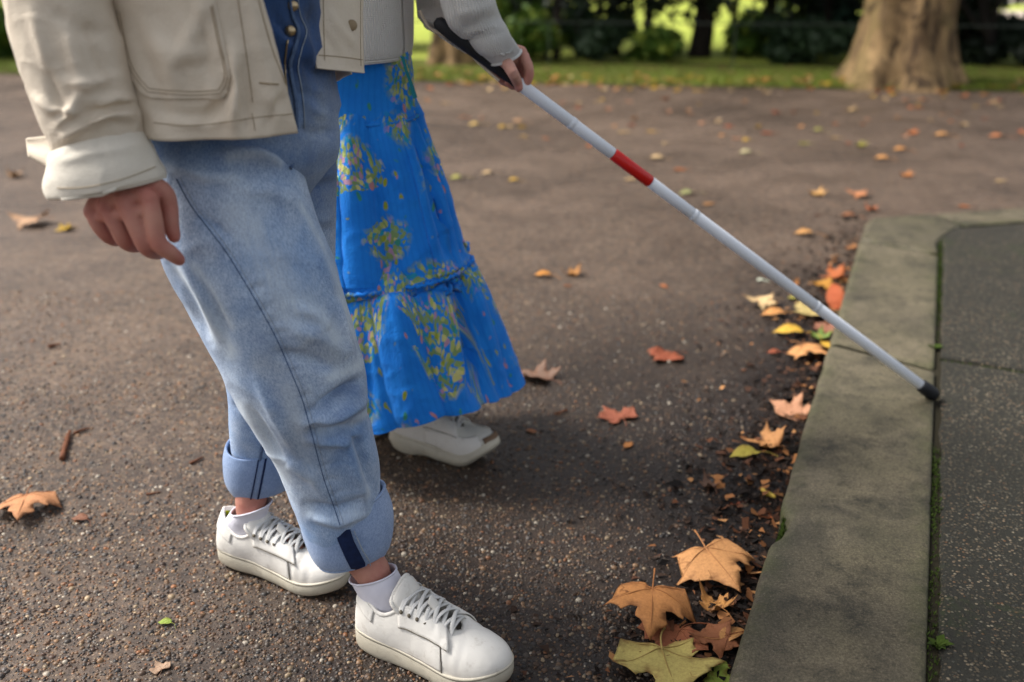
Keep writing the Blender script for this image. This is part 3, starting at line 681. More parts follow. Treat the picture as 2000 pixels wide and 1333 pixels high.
# far trees that close the park
for i, (u, y, r, h) in enumerate(((-500, 30, 5, 9), (100, 34, 5, 10), (700, 31, 5, 9), (1250, 33, 5, 10), (1800, 35, 5, 10), (2500, 31, 5, 9))):
    c = gy(u, y); places = ['left of the cream sleeve', 'beyond the cream sleeve', 'beyond the blue skirt', 'beyond the dark yews', 'beyond the great plane trunk', 'beyond the parked car']
    plant('park_tree', c[0], y, 'tall green tree far across the lawn ' + places[i], 'tree', (c[0], y, h * .55), (r, 3, h * .42), HOLLY, 2600, .42, [([(c[0], y, 0), (c[0], y, h * .5)], [.4, .22])], DARKBARK, 16, 90 + i)

# ------------------------------------------------------------------ cloth, skin and shoe materials
def denim(name, dark, mid, pale, inside=False):
    m = Mat(name, .88, .2); co = m.co(); uv = m.co('UV')
    big = m.noise(5.5, 5, .62, co); sm = m.math('ADD', m.math('MULTIPLY', m.noise(1.0, 2, .6, m.mapping((620, 150, 1), uv)), .6), m.math('MULTIPLY', m.noise(1.0, 2, .6, m.mapping((240, 620, 1), uv)), .4)); md = m.noise(34, 6, .72, m.mapping((1, 1, .40), co))
    c = m.mix(m.ramp(big, [(.34, 0.0), (.66, 1.0)]), mid, pale)
    c = m.mix(m.ramp(md, [(.46, 0.0), (.80, .5)]), c, dark)
    c = m.mix(m.math('MULTIPLY', m.ramp(sm, [(.42, 0.0), (.60, 1.0)]), .46), c, dark)
    at = m.n('Attribute', attribute_name='fade_shade')
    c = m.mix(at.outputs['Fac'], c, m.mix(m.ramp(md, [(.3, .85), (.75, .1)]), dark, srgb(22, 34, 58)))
    wa = m.n('Attribute', attribute_name='worn'); streak = m.noise(1.0, 4, .7, m.mapping((150, 22, 1), uv))
    c = m.mix(m.math('MULTIPLY', wa.outputs['Fac'], m.ramp(streak, [(.30, .35), (.62, 1.0)])), c, srgb(216, 226, 232))
    m.P('Base Color', c)
    wv = m.n('TexWave', {'Vector': uv, 'Scale': 190, 'Distortion': 1.2, 'Detail': 1.0}, bands_direction='DIAGONAL')
    m.bump(m.math('ADD', m.math('MULTIPLY', sm, .9), m.math('MULTIPLY', wv.outputs['Fac'], .5)), .38, .0012)
    m.P('Sheen Weight', .15); return m.m
DENIM = denim('light_denim', srgb(48, 84, 140), srgb(126, 162, 208), srgb(212, 226, 240))
DENIM_IN = denim('denim_inside', srgb(92, 116, 156), srgb(136, 158, 194), srgb(164, 182, 212))
m = Mat('navy_tape', .8, .2); m.P('Base Color', m.mix(m.noise(150, 3), srgb(14, 22, 46), srgb(30, 48, 88))); NAVY = m.m
m = Mat('dark_denim_seam', .85, .2); m.P('Base Color', m.mix(m.noise(200, 3), srgb(58, 76, 108), srgb(104, 126, 158))); SEAM = m.m
m = Mat('pale_thread', .8, .2); m.P('Base Color', srgb(150, 160, 172)); THREAD = m.m
def canvas(name, a, b):
    m = Mat(name, .85, .25); n1 = m.noise(9, 5, .6); c = m.mix(n1, a, b); c = m.mix(m.math('MULTIPLY', m.noise(420, 2), .18), c, srgb(150, 134, 112)); m.P('Base Color', c)
    uv = m.co('UV'); w = m.n('TexWave', {'Vector': uv, 'Scale': 260, 'Distortion': .6, 'Detail': 1.0}, bands_direction='X')
    m.bump(m.math('ADD', m.math('MULTIPLY', w.outputs['Fac'], .4), m.math('ADD', m.noise(300, 2), m.math('MULTIPLY', m.noise(28, 4, .6), 4.5))), .45, .002); m.P('Sheen Weight', .1); return m.m
CANVAS = canvas('cream_canvas', srgb(220, 205, 183), srgb(235, 222, 203)); CANVAS_IN = canvas('cream_canvas_turn_up', srgb(226, 218, 202), srgb(238, 231, 217))
m = Mat('tan_stitch', .8, .2); m.P('Base Color', srgb(160, 141, 114)); STITCH = m.m
def skin(name, base, red):
    m = Mat(name, .5, .35); c = m.mix(m.ramp(m.noise(26, 4, .6), [(.35, 0.0), (.7, .55)]), base, red); at = m.n('Attribute', attribute_name='flush'); c = m.mix(m.math('MULTIPLY', at.outputs['Fac'], .6), c, srgb(176, 92, 84)); m.P('Base Color', c)
    m.P('Subsurface Weight', .12); m.P('Subsurface Radius', (.006, .002, .001)); m.b.inputs['Subsurface Scale'].default_value = 1.0
    m.bump(m.math('ADD', m.noise(700, 3, .7), m.math('MULTIPLY', m.noise(130, 5, .7), 1.6)), .55, .0016); return m.m
SKIN1 = skin('skin', srgb(188, 134, 116), srgb(166, 94, 84)); SKIN2 = skin('fair_skin', srgb(206, 158, 140), srgb(190, 122, 110))
m = Mat('white_sock', .95, .2); w = m.n('TexWave', {'Vector': m.co('UV'), 'Scale': 230, 'Distortion': .4}, bands_direction='X'); m.P('Base Color', m.mix(m.noise(60, 3), srgb(214, 212, 224), srgb(234, 232, 240))); m.bump(m.math('ADD', w.outputs['Fac'], m.noise(350, 2)), .4, .0012); SOCK = m.m


def creases(V, scale, seed, p=5): return (1 - np.abs(wob(V, scale, seed, 2)).clip(0, 1)) ** p
def setattr_pt(ob, name, vals): a = ob.data.attributes.new(name, 'FLOAT', 'POINT'); a.data.foreach_set('value', np.asarray(vals, np.float32).ravel())

# ------------------------------------------------------------------ the person in the cream jacket: body
C1 = np.array([-.36, 1.47]); D1 = unit(np.array([.78, -.62])); R1 = np.array([D1[1], -D1[0]])
def B1(f, r, z): return np.array([*(C1 + D1 * f + R1 * r), z])
near_rows = [(250, 120, 562, 108, 1.44, .72), (264, 205, 568, 190, 1.435, .76), (285, 290, 584, 286, 1.43, .80), (300, 400, 604, 385, 1.435, .84), (322, 504, 650, 510, 1.455, .86), (362, 580, 672, 592, 1.475, .88), (402, 654, 692, 658, 1.495, .90), (443, 724, 711, 718, 1.515, .92),
             (469, 782, 718, 765, 1.535, .94), (502, 836, 716, 812, 1.555, .94), (535, 886, 731, 862, 1.58, .94), (563, 956, 740, 912, 1.61, .94), (586, 1020, 742, 966, 1.635, .94), (604, 1066, 748, 1018, 1.655, .92)]
far_rows = [(452, 120, 640, 115, 1.515, .8), (455, 200, 647, 200, 1.52, .85), (455, 300, 654, 300, 1.54, .9), (450, 420, 656, 420, 1.575, .9), (440, 540, 652, 540, 1.62, .9), (434, 640, 632, 640, 1.675, .9), (440, 740, 602, 740, 1.735, .92), (446, 820, 576, 820, 1.79, .92), (451, 880, 560, 878, 1.84, .88), (456, 925, 556, 920, 1.868, .85)]
rc = lambda r: P((r[0] + r[2]) / 2, (r[1] + r[3]) / 2, r[4])
kneeR = P(588, 735, 1.52); ankR = P(728, 1118, 1.655); kneeL = P(560, 640, 1.67); ankL = P(490, 985, 1.862)
shR = B1(-.01, .17, 1.37); elbR = P(95, -40, 1.215); wrR = P(228, 330, 1.285)
def make_hand(wrist, knuckles, fingers, thumb, vox, extra=()):
    ch = [[(wrist, .026), (np.mean(knuckles, 0) * .55 + np.array(wrist) * .45, .024)]]
    for k, r in zip(knuckles, (.0135, .0135, .0125, .0115)): ch.append([(wrist + (k - wrist) * .12, .017), ((wrist + k) / 2, .0155), (k, r)])
    for i in range(3): ch.append([(knuckles[i] * .85 + wrist * .15, .0115), (knuckles[i + 1] * .85 + wrist * .15, .0115)])
    for i in range(3):                                       # webs between the fingers
        a_, b_ = fingers[i], fingers[i + 1]; ch.append([(a_[0][0] * .55 + a_[1][0] * .45, .0088), (b_[0][0] * .55 + b_[1][0] * .45, .0088)])
    for f in fingers: ch.append(f)
    ch.append(thumb); ch += list(extra)
    return remeshed('hand', ch, vox, 4)
K = [P(292, 390, 1.262), P(247, 400, 1.262), P(207, 407, 1.272), P(180, 414, 1.285)]
fing = [[(K[0], .0118), (P(300, 432, 1.262), 0.0119), (P(309, 474, 1.268), 0.0115), (P(334, 495, 1.278), 0.0104), (P(350, 508, 1.290), 0.0081)],
        [(K[1], .0118), (P(266, 442, 1.264), 0.0119), (P(284, 479, 1.272), 0.0115), (P(298, 491, 1.292), 0.0106), (P(312, 494, 1.312), 0.0090)],
        [(K[2], .0112), (P(228, 440, 1.274), 0.0113), (P(244, 470, 1.284), 0.0111), (P(262, 480, 1.304), 0.0099), (P(276, 478, 1.322), 0.0086)],
        [(K[3], .0100), (P(191, 437, 1.286), 0.0102), (P(208, 459, 1.296), 0.0097), (P(224, 469, 1.314), 0.0088), (P(238, 468, 1.328), 0.0075)]]
thumb = [(P(262, 352, 1.272), .0175), (P(316, 374, 1.282), .0135), (P(330, 405, 1.290), .0118), (P(333, 437, 1.292), .0112), (P(340, 463, 1.294), .0084)]
hand_me = make_hand(P(236, 338, 1.283), K, fing, thumb, .0017, extra=[[(elbR, .04), (P(228, 330, 1.285), .027)]])
# fists, head and everything under the clothes in one skin
head = B1(.05, 0, 1.60)
def head_extra(bm):
    bmesh.ops.create_uvsphere(bm, u_segments=24, v_segments=16, radius=1, matrix=Matrix.Translation(Vector(head)) @ Matrix.Rotation(math.atan2(D1[1], D1[0]), 4, 'Z') @ Matrix.Diagonal((.098, .078, .118, 1)))
pel = B1(0, 0, .90)
chains = [[(B1(-.02, .01, .93), .062), (B1(0, 0, 1.08), .085), (B1(.0, 0, 1.28), .11)], [(B1(0, -.14, 1.36), .055), (B1(0, .14, 1.36), .055)], [(B1(0, 0, 1.28), .09), (B1(0, 0, 1.42), .055), (head - [0, 0, .05], .052)],
          [(B1(-.02, .05, .92), .05), (rc(near_rows[3]), .055), (rc(near_rows[5]), .058), (rc(near_rows[8]), .048), (rc(near_rows[10]), .040), (rc(near_rows[13]), .034), (ankR, .031), (ankR + [0.012, -.008, -.06], .022)],
          [(B1(-.02, -.03, .92), .045), (rc(far_rows[2]), .050), (rc(far_rows[4]), .054), (rc(far_rows[6]), .044), (rc(far_rows[8]), .034), (ankL, .030), (ankL + [0.005, 0, -.06], .022)],
          [(shR, .05), (elbR, .038), (wrR, .026)], [(B1(-.01, -.17, 1.36), .05), (B1(-.09, -.17, 1.10), .038), (B1(-.11, -.13, .94), .028), (B1(-.11, -.11, .88), .028)],
          [(head + np.array([*(D1 * .09), -.01]), .012), (head + np.array([*(D1 * .108), -.03]), .015)],
          [(head + np.array([*(R1 * .078), -.01]), .014), (head + np.array([*(R1 * .080), -.045]), .010)], [(head + np.array([*(-R1 * .078), -.01]), .014), (head + np.array([*(-R1 * .080), -.045]), .010)],
          [(ankR + [.012, -.008, -.06], .022), (ankR + [.09, -.045, -.075], .018)], [(ankL + [.005, 0, -.06], .022), (ankL + [.09, -.035, -.078], .018)]]
body_me = remeshed('body', chains, .008, 5, extra=head_extra)
def combine(name, meshes, mat):
    V = []; Fc = []; b = 0
    for me in meshes:
        v, f = mesh_arrays(me); V.append(v); Fc += [tuple(i + b for i in q) for q in f]; b += len(v); bpy.data.meshes.remove(me)
    return mesh_obj(name, np.vstack(V), Fc, mat)
person1 = combine('person', [body_me, hand_me], SKIN1)
vv = np.empty(len(person1.data.vertices) * 3); person1.data.vertices.foreach_get('co', vv); vv = vv.reshape(-1, 3)
fl = np.zeros(len(vv))
for p in K + [f[2][0] for f in fing] + [f[-1][0] for f in fing] + [thumb[2][0], thumb[-1][0]]: fl = np.maximum(fl, np.exp(-(np.linalg.norm(vv - p, axis=1) / .014) ** 2))
setattr_pt(person1, 'flush', fl)
tag(person1, 'person in a cream canvas jacket and rolled light blue jeans, mid-stride', 'person')
# hair, outside the frame
def cap_hair(head, D, mat, parent, L=.30):
    th = np.linspace(0, 2 * math.pi, 40, endpoint=False); V = []
    for t in np.linspace(0, 1, 22):
        if t < .5: ph = t * math.pi; r, z = math.sin(ph), math.cos(ph) * .125
        else: r, z = 1.0 - .15 * (t - .5), -(t - .5) * 2 * L
        c = np.cos(th); fr = np.where((c > .35) & (z < .05), .80, 1.0)
        x = .112 * r * c * fr - .012; y = .092 * r * np.sin(th)
        V.append(np.stack([head[0] + D[0] * x - D[1] * y, head[1] + D[1] * x + D[0] * y, head[2] + .01 + z + 0 * x], -1))
    g = Grid(np.array(V), True); g.disp(.004 * np.cos(22 * th)[None] * np.linspace(0, 1, 22)[:, None]); return g.obj('hair', mat, parent)
m = Mat('brown_hair', .5, .4); m.P('Base Color', (.06, .035, .02)); HAIR = m.m
cap_hair(head, D1, HAIR, person1)

# ------------------------------------------------------------------ jeans
g = sil(near_rows, 230, 150)
u, v = proj(g.V)
g.disp(.0028 * wob(g.V, 3.0, 71) + .0014 * wob(g.V, 9, 72) + .0022 * creases(g.V, 3.2, 73, 8))
# folds traced from the picture
for pl, w, a in (([(545, 690), (600, 700), (650, 722)], 14, -.006), ([(560, 640), (620, 660), (680, 700)], 20, .005), ([(620, 800), (660, 775), (706, 742)], 13, -.009), ([(600, 830), (660, 812), (715, 780)], 13, .007),
                 ([(575, 600), (610, 615), (640, 650)], 16, .004), ([(600, 860), (650, 862), (700, 850)], 12, .005), ([(610, 845), (650, 845), (700, 828)], 9, -.005), ([(688, 840), (712, 900), (728, 960)], 9, -.006), ([(668, 850), (690, 920), (712, 985)], 12, .006),
                 ([(560, 900), (610, 930), (640, 975)], 14, .004), ([(600, 985), (660, 1000), (715, 975)], 10, -.005), ([(610, 1010), (660, 1022), (720, 1000)], 10, .004),
                 ([(330, 520), (370, 590), (410, 670)], 12, -.004), ([(350, 500), (395, 580), (430, 660)], 10, .0035), ([(385, 540), (420, 600), (448, 660)], 8, -.003),
                 ([(430, 300), (500, 300), (545, 318)], 12, .008), ([(420, 330), (500, 335), (560, 360)], 13, -.0015), ([(330, 320), (400, 345), (470, 350)], 14, .004), ([(470, 370), (530, 375), (580, 400)], 15, .004),
                 ([(390, 420), (420, 440), (450, 462)], 7, -.003), ([(490, 800), (520, 850), (555, 905)], 9, -.004), ([(500, 740), (540, 820), (590, 900)], 12, .003), ([(660, 590), (672, 640), (690, 700)], 8, .003)):
    g.fold(pl, w * .85, a * 2.4)
rp = np.random.default_rng(3)
for k in range(26):
    t = rp.uniform(.05, .97); q = catmull(np.array([(345, 350), (408, 448), (476, 548), (540, 662), (590, 780), (620, 890), (664, 1026)], float), 100)[int(t * 99)]
    g.fold([(q[0] - 4 + rp.normal() * 2, q[1] + 6), (q[0] + 10, q[1] + rp.normal() * 3), (q[0] + 26 + rp.uniform(0, 14), q[1] - 4 + rp.normal() * 5)], rp.uniform(4, 6), -rp.uniform(.0012, .0028))
NEAR = g; near_bvh = g.bvh()
jeans = g.obj('jeans', DENIM, person1, thick=.0025)
# fade: darker indigo towards the hip and inner side of the near leg
fade_shade = .50 * sstep(380, 285, v) + .35 * sstep(.55, 1.0, np.abs(np.cos(g.th))[None] * (np.cos(g.th) < 0)[None]) * sstep(700, 500, v) + .18 * sstep(-.1, .6, wob(g.V, 2.2, 75))
fade_shade += .22 * np.exp(-((u - (520 + (v - 600) * .25)) / 40) ** 2) * sstep(560, 700, v) * sstep(980, 860, v)
for (fu, fv, ru, rv, fa) in ((640, 668, 60, 24, .34), (690, 770, 34, 30, .36), (655, 812, 40, 16, .30), (432, 610, 22, 80, .22), (500, 740, 30, 60, .26), (690, 930, 22, 46, .30), (560, 880, 26, 40, .18), (610, 970, 50, 20, .18), (520, 420, 60, 30, .12)):  # dark smudges: denim fading, with knee and crease shade put into the colour
    fade_shade += fa * np.exp(-(((u - fu) * .9 + (v - fv) * .25) / ru) ** 2 - (((v - fv) * .9 - (u - fu) * .3) / rv) ** 2) * (.6 + .6 * sstep(-.5, .8, wob(g.V, 6, 76)))
def solid_attr(ob, vals): setattr_pt(ob, 'fade_shade', np.clip(vals, 0, 1))
solid_attr(jeans, fade_shade)
worn = np.zeros(u.shape)
def streak_px(pl, w, a):
    global worn
    pl = np.array(pl, float); D = np.full(u.shape, 1e9)
    for p0, p1 in zip(pl[:-1], pl[1:]):
        ab = p1 - p0; t = np.clip(((u - p0[0]) * ab[0] + (v - p0[1]) * ab[1]) / (ab @ ab), 0, 1); D = np.minimum(D, np.hypot(u - p0[0] - t * ab[0], v - p0[1] - t * ab[1]))
    worn = np.maximum(worn, a * np.exp(-(D / w) ** 2))
for pl, w, a in (([(470, 420), (520, 500), (570, 600)], 46, .50), ([(345, 530), (400, 610), (450, 690)], 15, .70), ([(380, 520), (420, 590), (450, 640)], 9, .6), ([(560, 560), (610, 610), (650, 660)], 22, .5), ([(470, 790), (510, 850), (560, 930)], 14, .6), ([(560, 760), (585, 840), (610, 930)], 16, .35), ([(640, 740), (690, 722), (708, 705)], 9, .6), ([(630, 840), (690, 826), (720, 800)], 9, .6), ([(690, 860), (705, 910), (716, 960)], 9, .5), ([(450, 310), (510, 305), (545, 320)], 9, .45), ([(330, 330), (400, 350), (470, 352)], 10, .35), ([(600, 1000), (650, 1012), (700, 1000)], 10, .4), ([(585, 400), (625, 470), (655, 540), (690, 660)], 7, .5)): streak_px(pl, w, a)
setattr_pt(jeans, 'worn', worn)
# side seam with its puckers
seam_px = [(345, 350), (372, 400), (408, 448), (440, 490), (476, 548), (510, 606), (540, 662), (568, 726), (590, 780), (606, 836), (620, 890), (634, 940), (652, 990), (664, 1026)]
line_on(near_bvh, seam_px, .0012, .0000, 160).obj('side_seam', SEAM, jeans)
line_on(near_bvh, [(a + 7, b - 3) for a, b in seam_px], .0006, .0003, 160).obj('stitching', THREAD, jeans)
# far leg
g = sil(far_rows, 160, 110); g.disp(.003 * wob(g.V, 3.2, 81) + .0012 * wob(g.V, 10, 82))
for pl, w, a in (([(585, 330), (620, 345), (655, 335)], 10, .006), ([(585, 352), (620, 366), (655, 356)], 9, -.006), ([(590, 420), (625, 432), (655, 425)], 9, .004), ([(598, 440), (630, 452), (655, 448)], 8, -.004), ([(450, 790), (480, 800), (520, 830)], 9, -.003)): g.fold(pl, w, a)
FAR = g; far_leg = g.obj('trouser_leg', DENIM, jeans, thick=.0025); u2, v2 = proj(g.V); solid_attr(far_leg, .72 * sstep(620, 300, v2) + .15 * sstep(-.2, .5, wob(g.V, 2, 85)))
far_leg['label'] = 'trailing leg of the jeans, darker towards the hip'
line_on(g.bvh(), [(516, 848), (511, 880), (505, 920), (500, 955)], .0035, .0006, 30).obj('inside_seam', SEAM, far_leg)
# seat and fly
zs = np.linspace(.74, 1.10, 66); th = np.linspace(0, 2 * math.pi, 110, endpoint=False); V = []
for z in zs:
    k = sstep(.70, .84, z) - .10 * sstep(.97, 1.08, z); a, b = .106 * k + .018, .084 * k + .018
    V.append([B1(b * math.cos(t) - .005, a * math.sin(t) + .008, z) for t in th])
g = Grid(np.array(V), True)
if ((g.V - g.V.mean(1, keepdims=True)) * g.normals()).sum() < 0: g.sign = -1
g.disp(.003 * wob(g.V, 4, 91) + .005 * creases(g.V, 4.0, 93, 7) + .002 * creases(g.V, 9, 94, 6))
for pl, w, a in (([(530, 20), (545, 50), (570, 70)], 7, -.005), ([(528, 50), (550, 80), (575, 100)], 8, .006), ([(590, 60), (605, 100), (612, 150)], 7, .004), ([(535, 110), (560, 130), (580, 140)], 8, -.004), ([(590, 190), (610, 215), (640, 230)], 9, .005), ([(600, 20), (612, 50), (618, 90)], 6, -.005), ([(590, 120), (610, 140), (640, 150)], 8, -.005), ([(585, 165), (605, 175), (640, 185)], 7, .004), ([(586, 250), (615, 262), (650, 258)], 8, -.005)): g.fold(pl, w, a * 1.5)
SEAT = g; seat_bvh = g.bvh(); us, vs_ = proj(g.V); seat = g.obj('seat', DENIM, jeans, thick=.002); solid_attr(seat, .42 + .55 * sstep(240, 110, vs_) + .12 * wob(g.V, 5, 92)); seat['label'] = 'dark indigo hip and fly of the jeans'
fly_px = [(563, -20), (570, 30), (582, 62), (572, 100), (566, 130), (572, 170), (577, 210), (578, 250)]
fl_g = line_on(seat_bvh, fly_px, .0042, .002, 60, 8)
if fl_g: fl_g.obj('fly', SEAM, jeans)
fl_g = line_on(seat_bvh, [(a + 16, b) for a, b in fly_px], .0011, .001, 60)
if fl_g: fl_g.obj('stitching', THREAD, jeans)
m = Mat('brass', .35, .5); m.P('Base Color', (.55, .42, .25)); m.P('Metallic', 1.0); BRASS = m.m
for (u0, v0) in ((569, 12), (566, 60)):
    p = hit(seat_bvh, u0, v0, .003)
    if p is not None: tube(np.array([p, p + unit(CAM - p) * .003]), [.0075, .0065], 14).obj('button', BRASS, jeans, caps=True)
zp = line_on(seat_bvh, [(561, 80), (556, 130), (560, 180), (566, 225)], .0018, .001, 40)
if zp: zp.obj('zip', BRASS, jeans)
# crotch creases
cr = line_on(near_bvh, [(540, 292), (562, 296), (574, 312), (566, 330)], .004, .001, 24, 8)
if cr: cr.obj('crotch_seam', SEAM, jeans)

# turned-up hems
def cuff(rows, mat, parent, name, thick, seed, ripple=.002, flare=1.0):
    g = sil(rows, 46, 130, .94); th = g.th
    s = np.linspace(0, 1, 46)[:, None]
    prof = .0022 * np.sin(np.clip(s, 0, 1) * math.pi) ** .6
    g.disp(prof + ripple * wob(g.V, 5, seed) + .0015 * np.sin(3 * th + 1)[None] * s)
    return g, g.obj(name, mat, parent, thick=thick)
cg, cf = cuff([(586, 1004, 750, 952, 1.640), (590, 1026, 763, 994, 1.648), (601, 1057, 764, 1034, 1.658), (614, 1084, 758, 1062, 1.668), (623, 1095, 751, 1072, 1.671)], DENIM_IN, jeans, 'turn_up', .004, 95)
setattr_pt(cf, 'fade_shade', np.zeros(cg.V.shape[:2])); cf['label'] = 'paler inside-out turn-up of the leading leg'
cb = cg.bvh()
rows = [(1034, 655, 684), (1056, 661, 691), (1080, 671, 703), (1110, 685, 718)]
pg = patch_on(cb, rows, 14, 24, .0022); pg.V += (pg.normals() * (.0010 * wob(pg.V, 22, 99))[..., None]); pg.obj('seam_tape', NAVY, jeans, thick=.0018)['label'] = 'navy selvedge tape on the turn-up'
ed = line_on(cb, [(691, 1036), (700, 1056), (708, 1074), (719, 1092), (722, 1103)], .0016, .0035, 30)
if ed: ed.disp(.0006 * wob(ed.V, 60, 5)); ed.obj('frayed_edge', THREAD, jeans)
rim = cg.V[0]; tube(rim, .0028, 8, 130, closed=True).obj('turn_up_edge', DENIM_IN, jeans)
rim = cg.V[-1]; tube(rim, .0030, 8, 130, closed=True).obj('turn_up_edge', DENIM_IN, jeans)
cg2, cf2 = cuff([(441, 868, 566, 858, 1.835), (438, 892, 570, 886, 1.85), (441, 928, 569, 918, 1.868), (454, 952, 562, 944, 1.880), (464, 958, 556, 950, 1.882)], DENIM_IN, far_leg, 'turn_up', .004, 96)
setattr_pt(cf2, 'fade_shade', np.full(cg2.V.shape[:2], .12)); c2b = cg2.bvh()
for off in (-7, 7):
    sl = line_on(c2b, [(513 + off, 892), (508 + off, 920), (502 + off, 950), (497 + off, 974)], .0022, .001, 26)
    if sl: sl.obj('inside_seam', NAVY, far_leg)

# ------------------------------------------------------------------ jacket
def jz(phi):                                                # hem height round the body
    return .882 + .075 * sstep(14, 6, phi) * (phi < 60) + .075 * (phi > 330) + .06 * sstep(250, 330, phi) * (phi <= 330)
def jacket_shell():
    ns, nt = 120, 230; V = np.zeros((ns, nt, 3)); S = np.linspace(0, 1, ns)
    for i, s in enumerate(S):
        ztop = 1.40; 
        phR = np.interp(s, [0, .25, .5, 1], [17.5, 24, 33, 20]); phL = 272
        for j, ph in enumerate(np.linspace(phR, phL, nt)):
            z0 = .878 if ph < 40 else (.878 + .07 * sstep(200, 320, ph)); z = z0 + (ztop - z0) * s
            sh = 1 - .62 * sstep(1.22, 1.42, z) ** 1.5; fl = 1 + .06 * (1 - s) * sstep(.35, 0, s)
            a = (.208 if ph < 180 else .208 - .055 * sstep(200, 300, ph)) * fl * sh; b = .152 * fl * sh
            r = math.radians(ph); V[i, j] = B1(b * math.cos(r), a * math.sin(r), z)
    g = Grid(V, False)
    ctr = np.array([*C1, 0]); out = V - ctr; out[..., 2] = 0
    if (g.normals() * out).sum() < 0: g.sign = -1
    ph = np.linspace(18, 350, nt)[None]; s = S[:, None]
    g.disp(.0035 * wob(V, 2.4, 101) + .0012 * wob(V, 8, 102) + .006 * np.sin(np.radians(ph) * 9 + 1.2) * np.exp(-s / .2) + .0026 * creases(V, 3.4, 103, 7) + .0012 * creases(V, 8, 104, 6))
    return g
g = jacket_shell()
for pl, w, a in (([(455, 90), (462, 170), (455, 262)], 14, .008), ([(478, 120), (484, 190), (482, 262)], 12, -.006), ([(520, 120), (530, 190), (540, 250)], 16, .005), ([(300, 60), (330, 120), (350, 180)], 18, .004), ([(270, 60), (300, 150), (330, 250)], 16, -.004), ([(380, 20), (400, 90), (405, 160)], 16, -.004),
                 ([(300, 215), (370, 228), (440, 215)], 10, -.003), ([(330, 240), (400, 245), (440, 235)], 9, .003), ([(490, 0), (505, 80), (520, 140)], 14, .004), ([(300, 90), (360, 110), (420, 95)], 16, .004), ([(330, 140), (380, 60), (400, 0)], 14, .004), ([(560, 180), (540, 215), (520, 250)], 9, -.004), ([(390, 250), (430, 200), (455, 150)], 12, -.004)): g.fold(pl, w, a * 1.6)
JACK = g; jb = g.bvh(); jacket = g.obj('jacket', CANVAS, person1, thick=.003)
# the far front panel that hangs forward of the hip
def front_panel():
    V = []
    for v0, a0, b0 in catmull(np.array([(-420, 604, 716), (-200, 606, 716), (0, 612, 712), (60, 614, 712), (118, 617, 712), (133, 619, 713)], float), 70):
        row = []
        for t in np.linspace(0, 1, 40):
            uu = a0 + (b0 - a0) * t; vv_ = v0 + (4 * t if v0 > 100 else 0) * 2.5
            row.append(P(uu, vv_, 1.375 + .065 * t + .035 * t * t - .010 * math.sin(t * 3.0) + .00003 * max(0, -v0)))
        V.append(row)
    g = Grid(np.array(V), False)
    if (g.normals() * unit(CAM - g.V)).sum() < 0: g.sign = -1
    g.disp(.0025 * wob(g.V, 5, 111)); 
    for pl, w, a in (([(640, 20), (665, 60), (690, 90)], 9, .004), ([(630, 60), (650, 90), (665, 125)], 8, -.004), ([(690, 0), (688, 60), (695, 120)], 8, .003)): g.fold(pl, w, a)
    return g
fp = front_panel(); fpb = fp.bvh(); fpo = fp.obj('front_panel', CANVAS, jacket, thick=.003)
for pl in ([(631, -40), (632, 30), (633, 80), (634, 118)], [(704, -40), (704, 40), (704, 90), (705, 130)], [(622, 108), (650, 110), (680, 113), (708, 117)]):
    l = line_on(fpb, pl, .0009, .0003, 40)
    if l: l.obj('stitching', STITCH, jacket)
p = hit(fpb, 686, 50, .001); tube(np.array([p, p + unit(CAM - p) * .003]), [.008, .007], 14).obj('button', STITCH, jacket, caps=True)
# patch pocket
prow = [(-180, 205, 405), (-90, 212, 412), (0, 221, 421), (84, 232, 438), (143, 250, 450), (166, 265, 448), (184, 281, 444), (192, 300, 436)]
pk = patch_on(jb, prow, 40, 60, .0035); pk.disp(.0022 * wob(pk.V, 6, 121)); pkb = pk.bvh(); pocket = pk.obj('pocket', CANVAS, jacket, thick=.003)
outl = [(228, 20), (240, 84), (257, 140), (288, 180), (330, 184), (380, 186), (430, 183), (441, 165), (443, 140), (430, 84), (415, 10)]
for k in (0, 1):
    cx, cy = 340, 60; pl = [(cx + (a - cx) * (1 - .05 * k), cy + (b - cy) * (1 - .055 * k)) for a, b in outl]
    for a in range(3):
        seg = [pl[0:4], pl[3:7], pl[6:]][a]; l = line_on(pkb, seg, .0008, .0003, 40)
        if l: l.obj('stitching', STITCH, pocket)
for pl in ([(300, 240), (370, 246), (440, 239), (500, 230), (578, 222)], [(492, 222), (496, 240), (498, 256)], [(462, -20), (474, 60), (486, 140), (494, 200)], [(505, 0), (530, 90), (560, 170), (572, 215)]):
    l = line_on(jb, pl, .0009, .0002, 60)
    if l: l.obj('stitching', STITCH, jacket)
l = line_on(jb, [(506, 162), (516, 163), (528, 164), (543, 165)], .0016, .0006, 16)
if l: l.obj('buttonhole', STITCH, jacket)
# dark shirt under the open jacket
m = Mat('navy_shirt', .9, .2); m.P('Base Color', m.mix(m.noise(40, 4), srgb(24, 32, 52), srgb(40, 52, 78))); m.bump(m.noise(300, 3), .3, .001); SHIRT = m.m
zs_ = np.linspace(1.085, 1.41, 30); V = [[B1(.112 * (1 - .5 * float(sstep(1.24, 1.42, z)) ** 1.5) * math.cos(t) + .006, .138 * (1 - .5 * float(sstep(1.24, 1.42, z)) ** 1.5) * math.sin(t), z) for t in np.linspace(0, 2 * math.pi, 70, endpoint=False)] for z in zs_]
gs = Grid(np.array(V), True)
if ((gs.V - gs.V.mean(1, keepdims=True)) * gs.normals()).sum() < 0: gs.sign = -1
gs.disp(.004 * wob(gs.V, 4, 151)); gs.obj('shirt', SHIRT, person1, thick=.002)
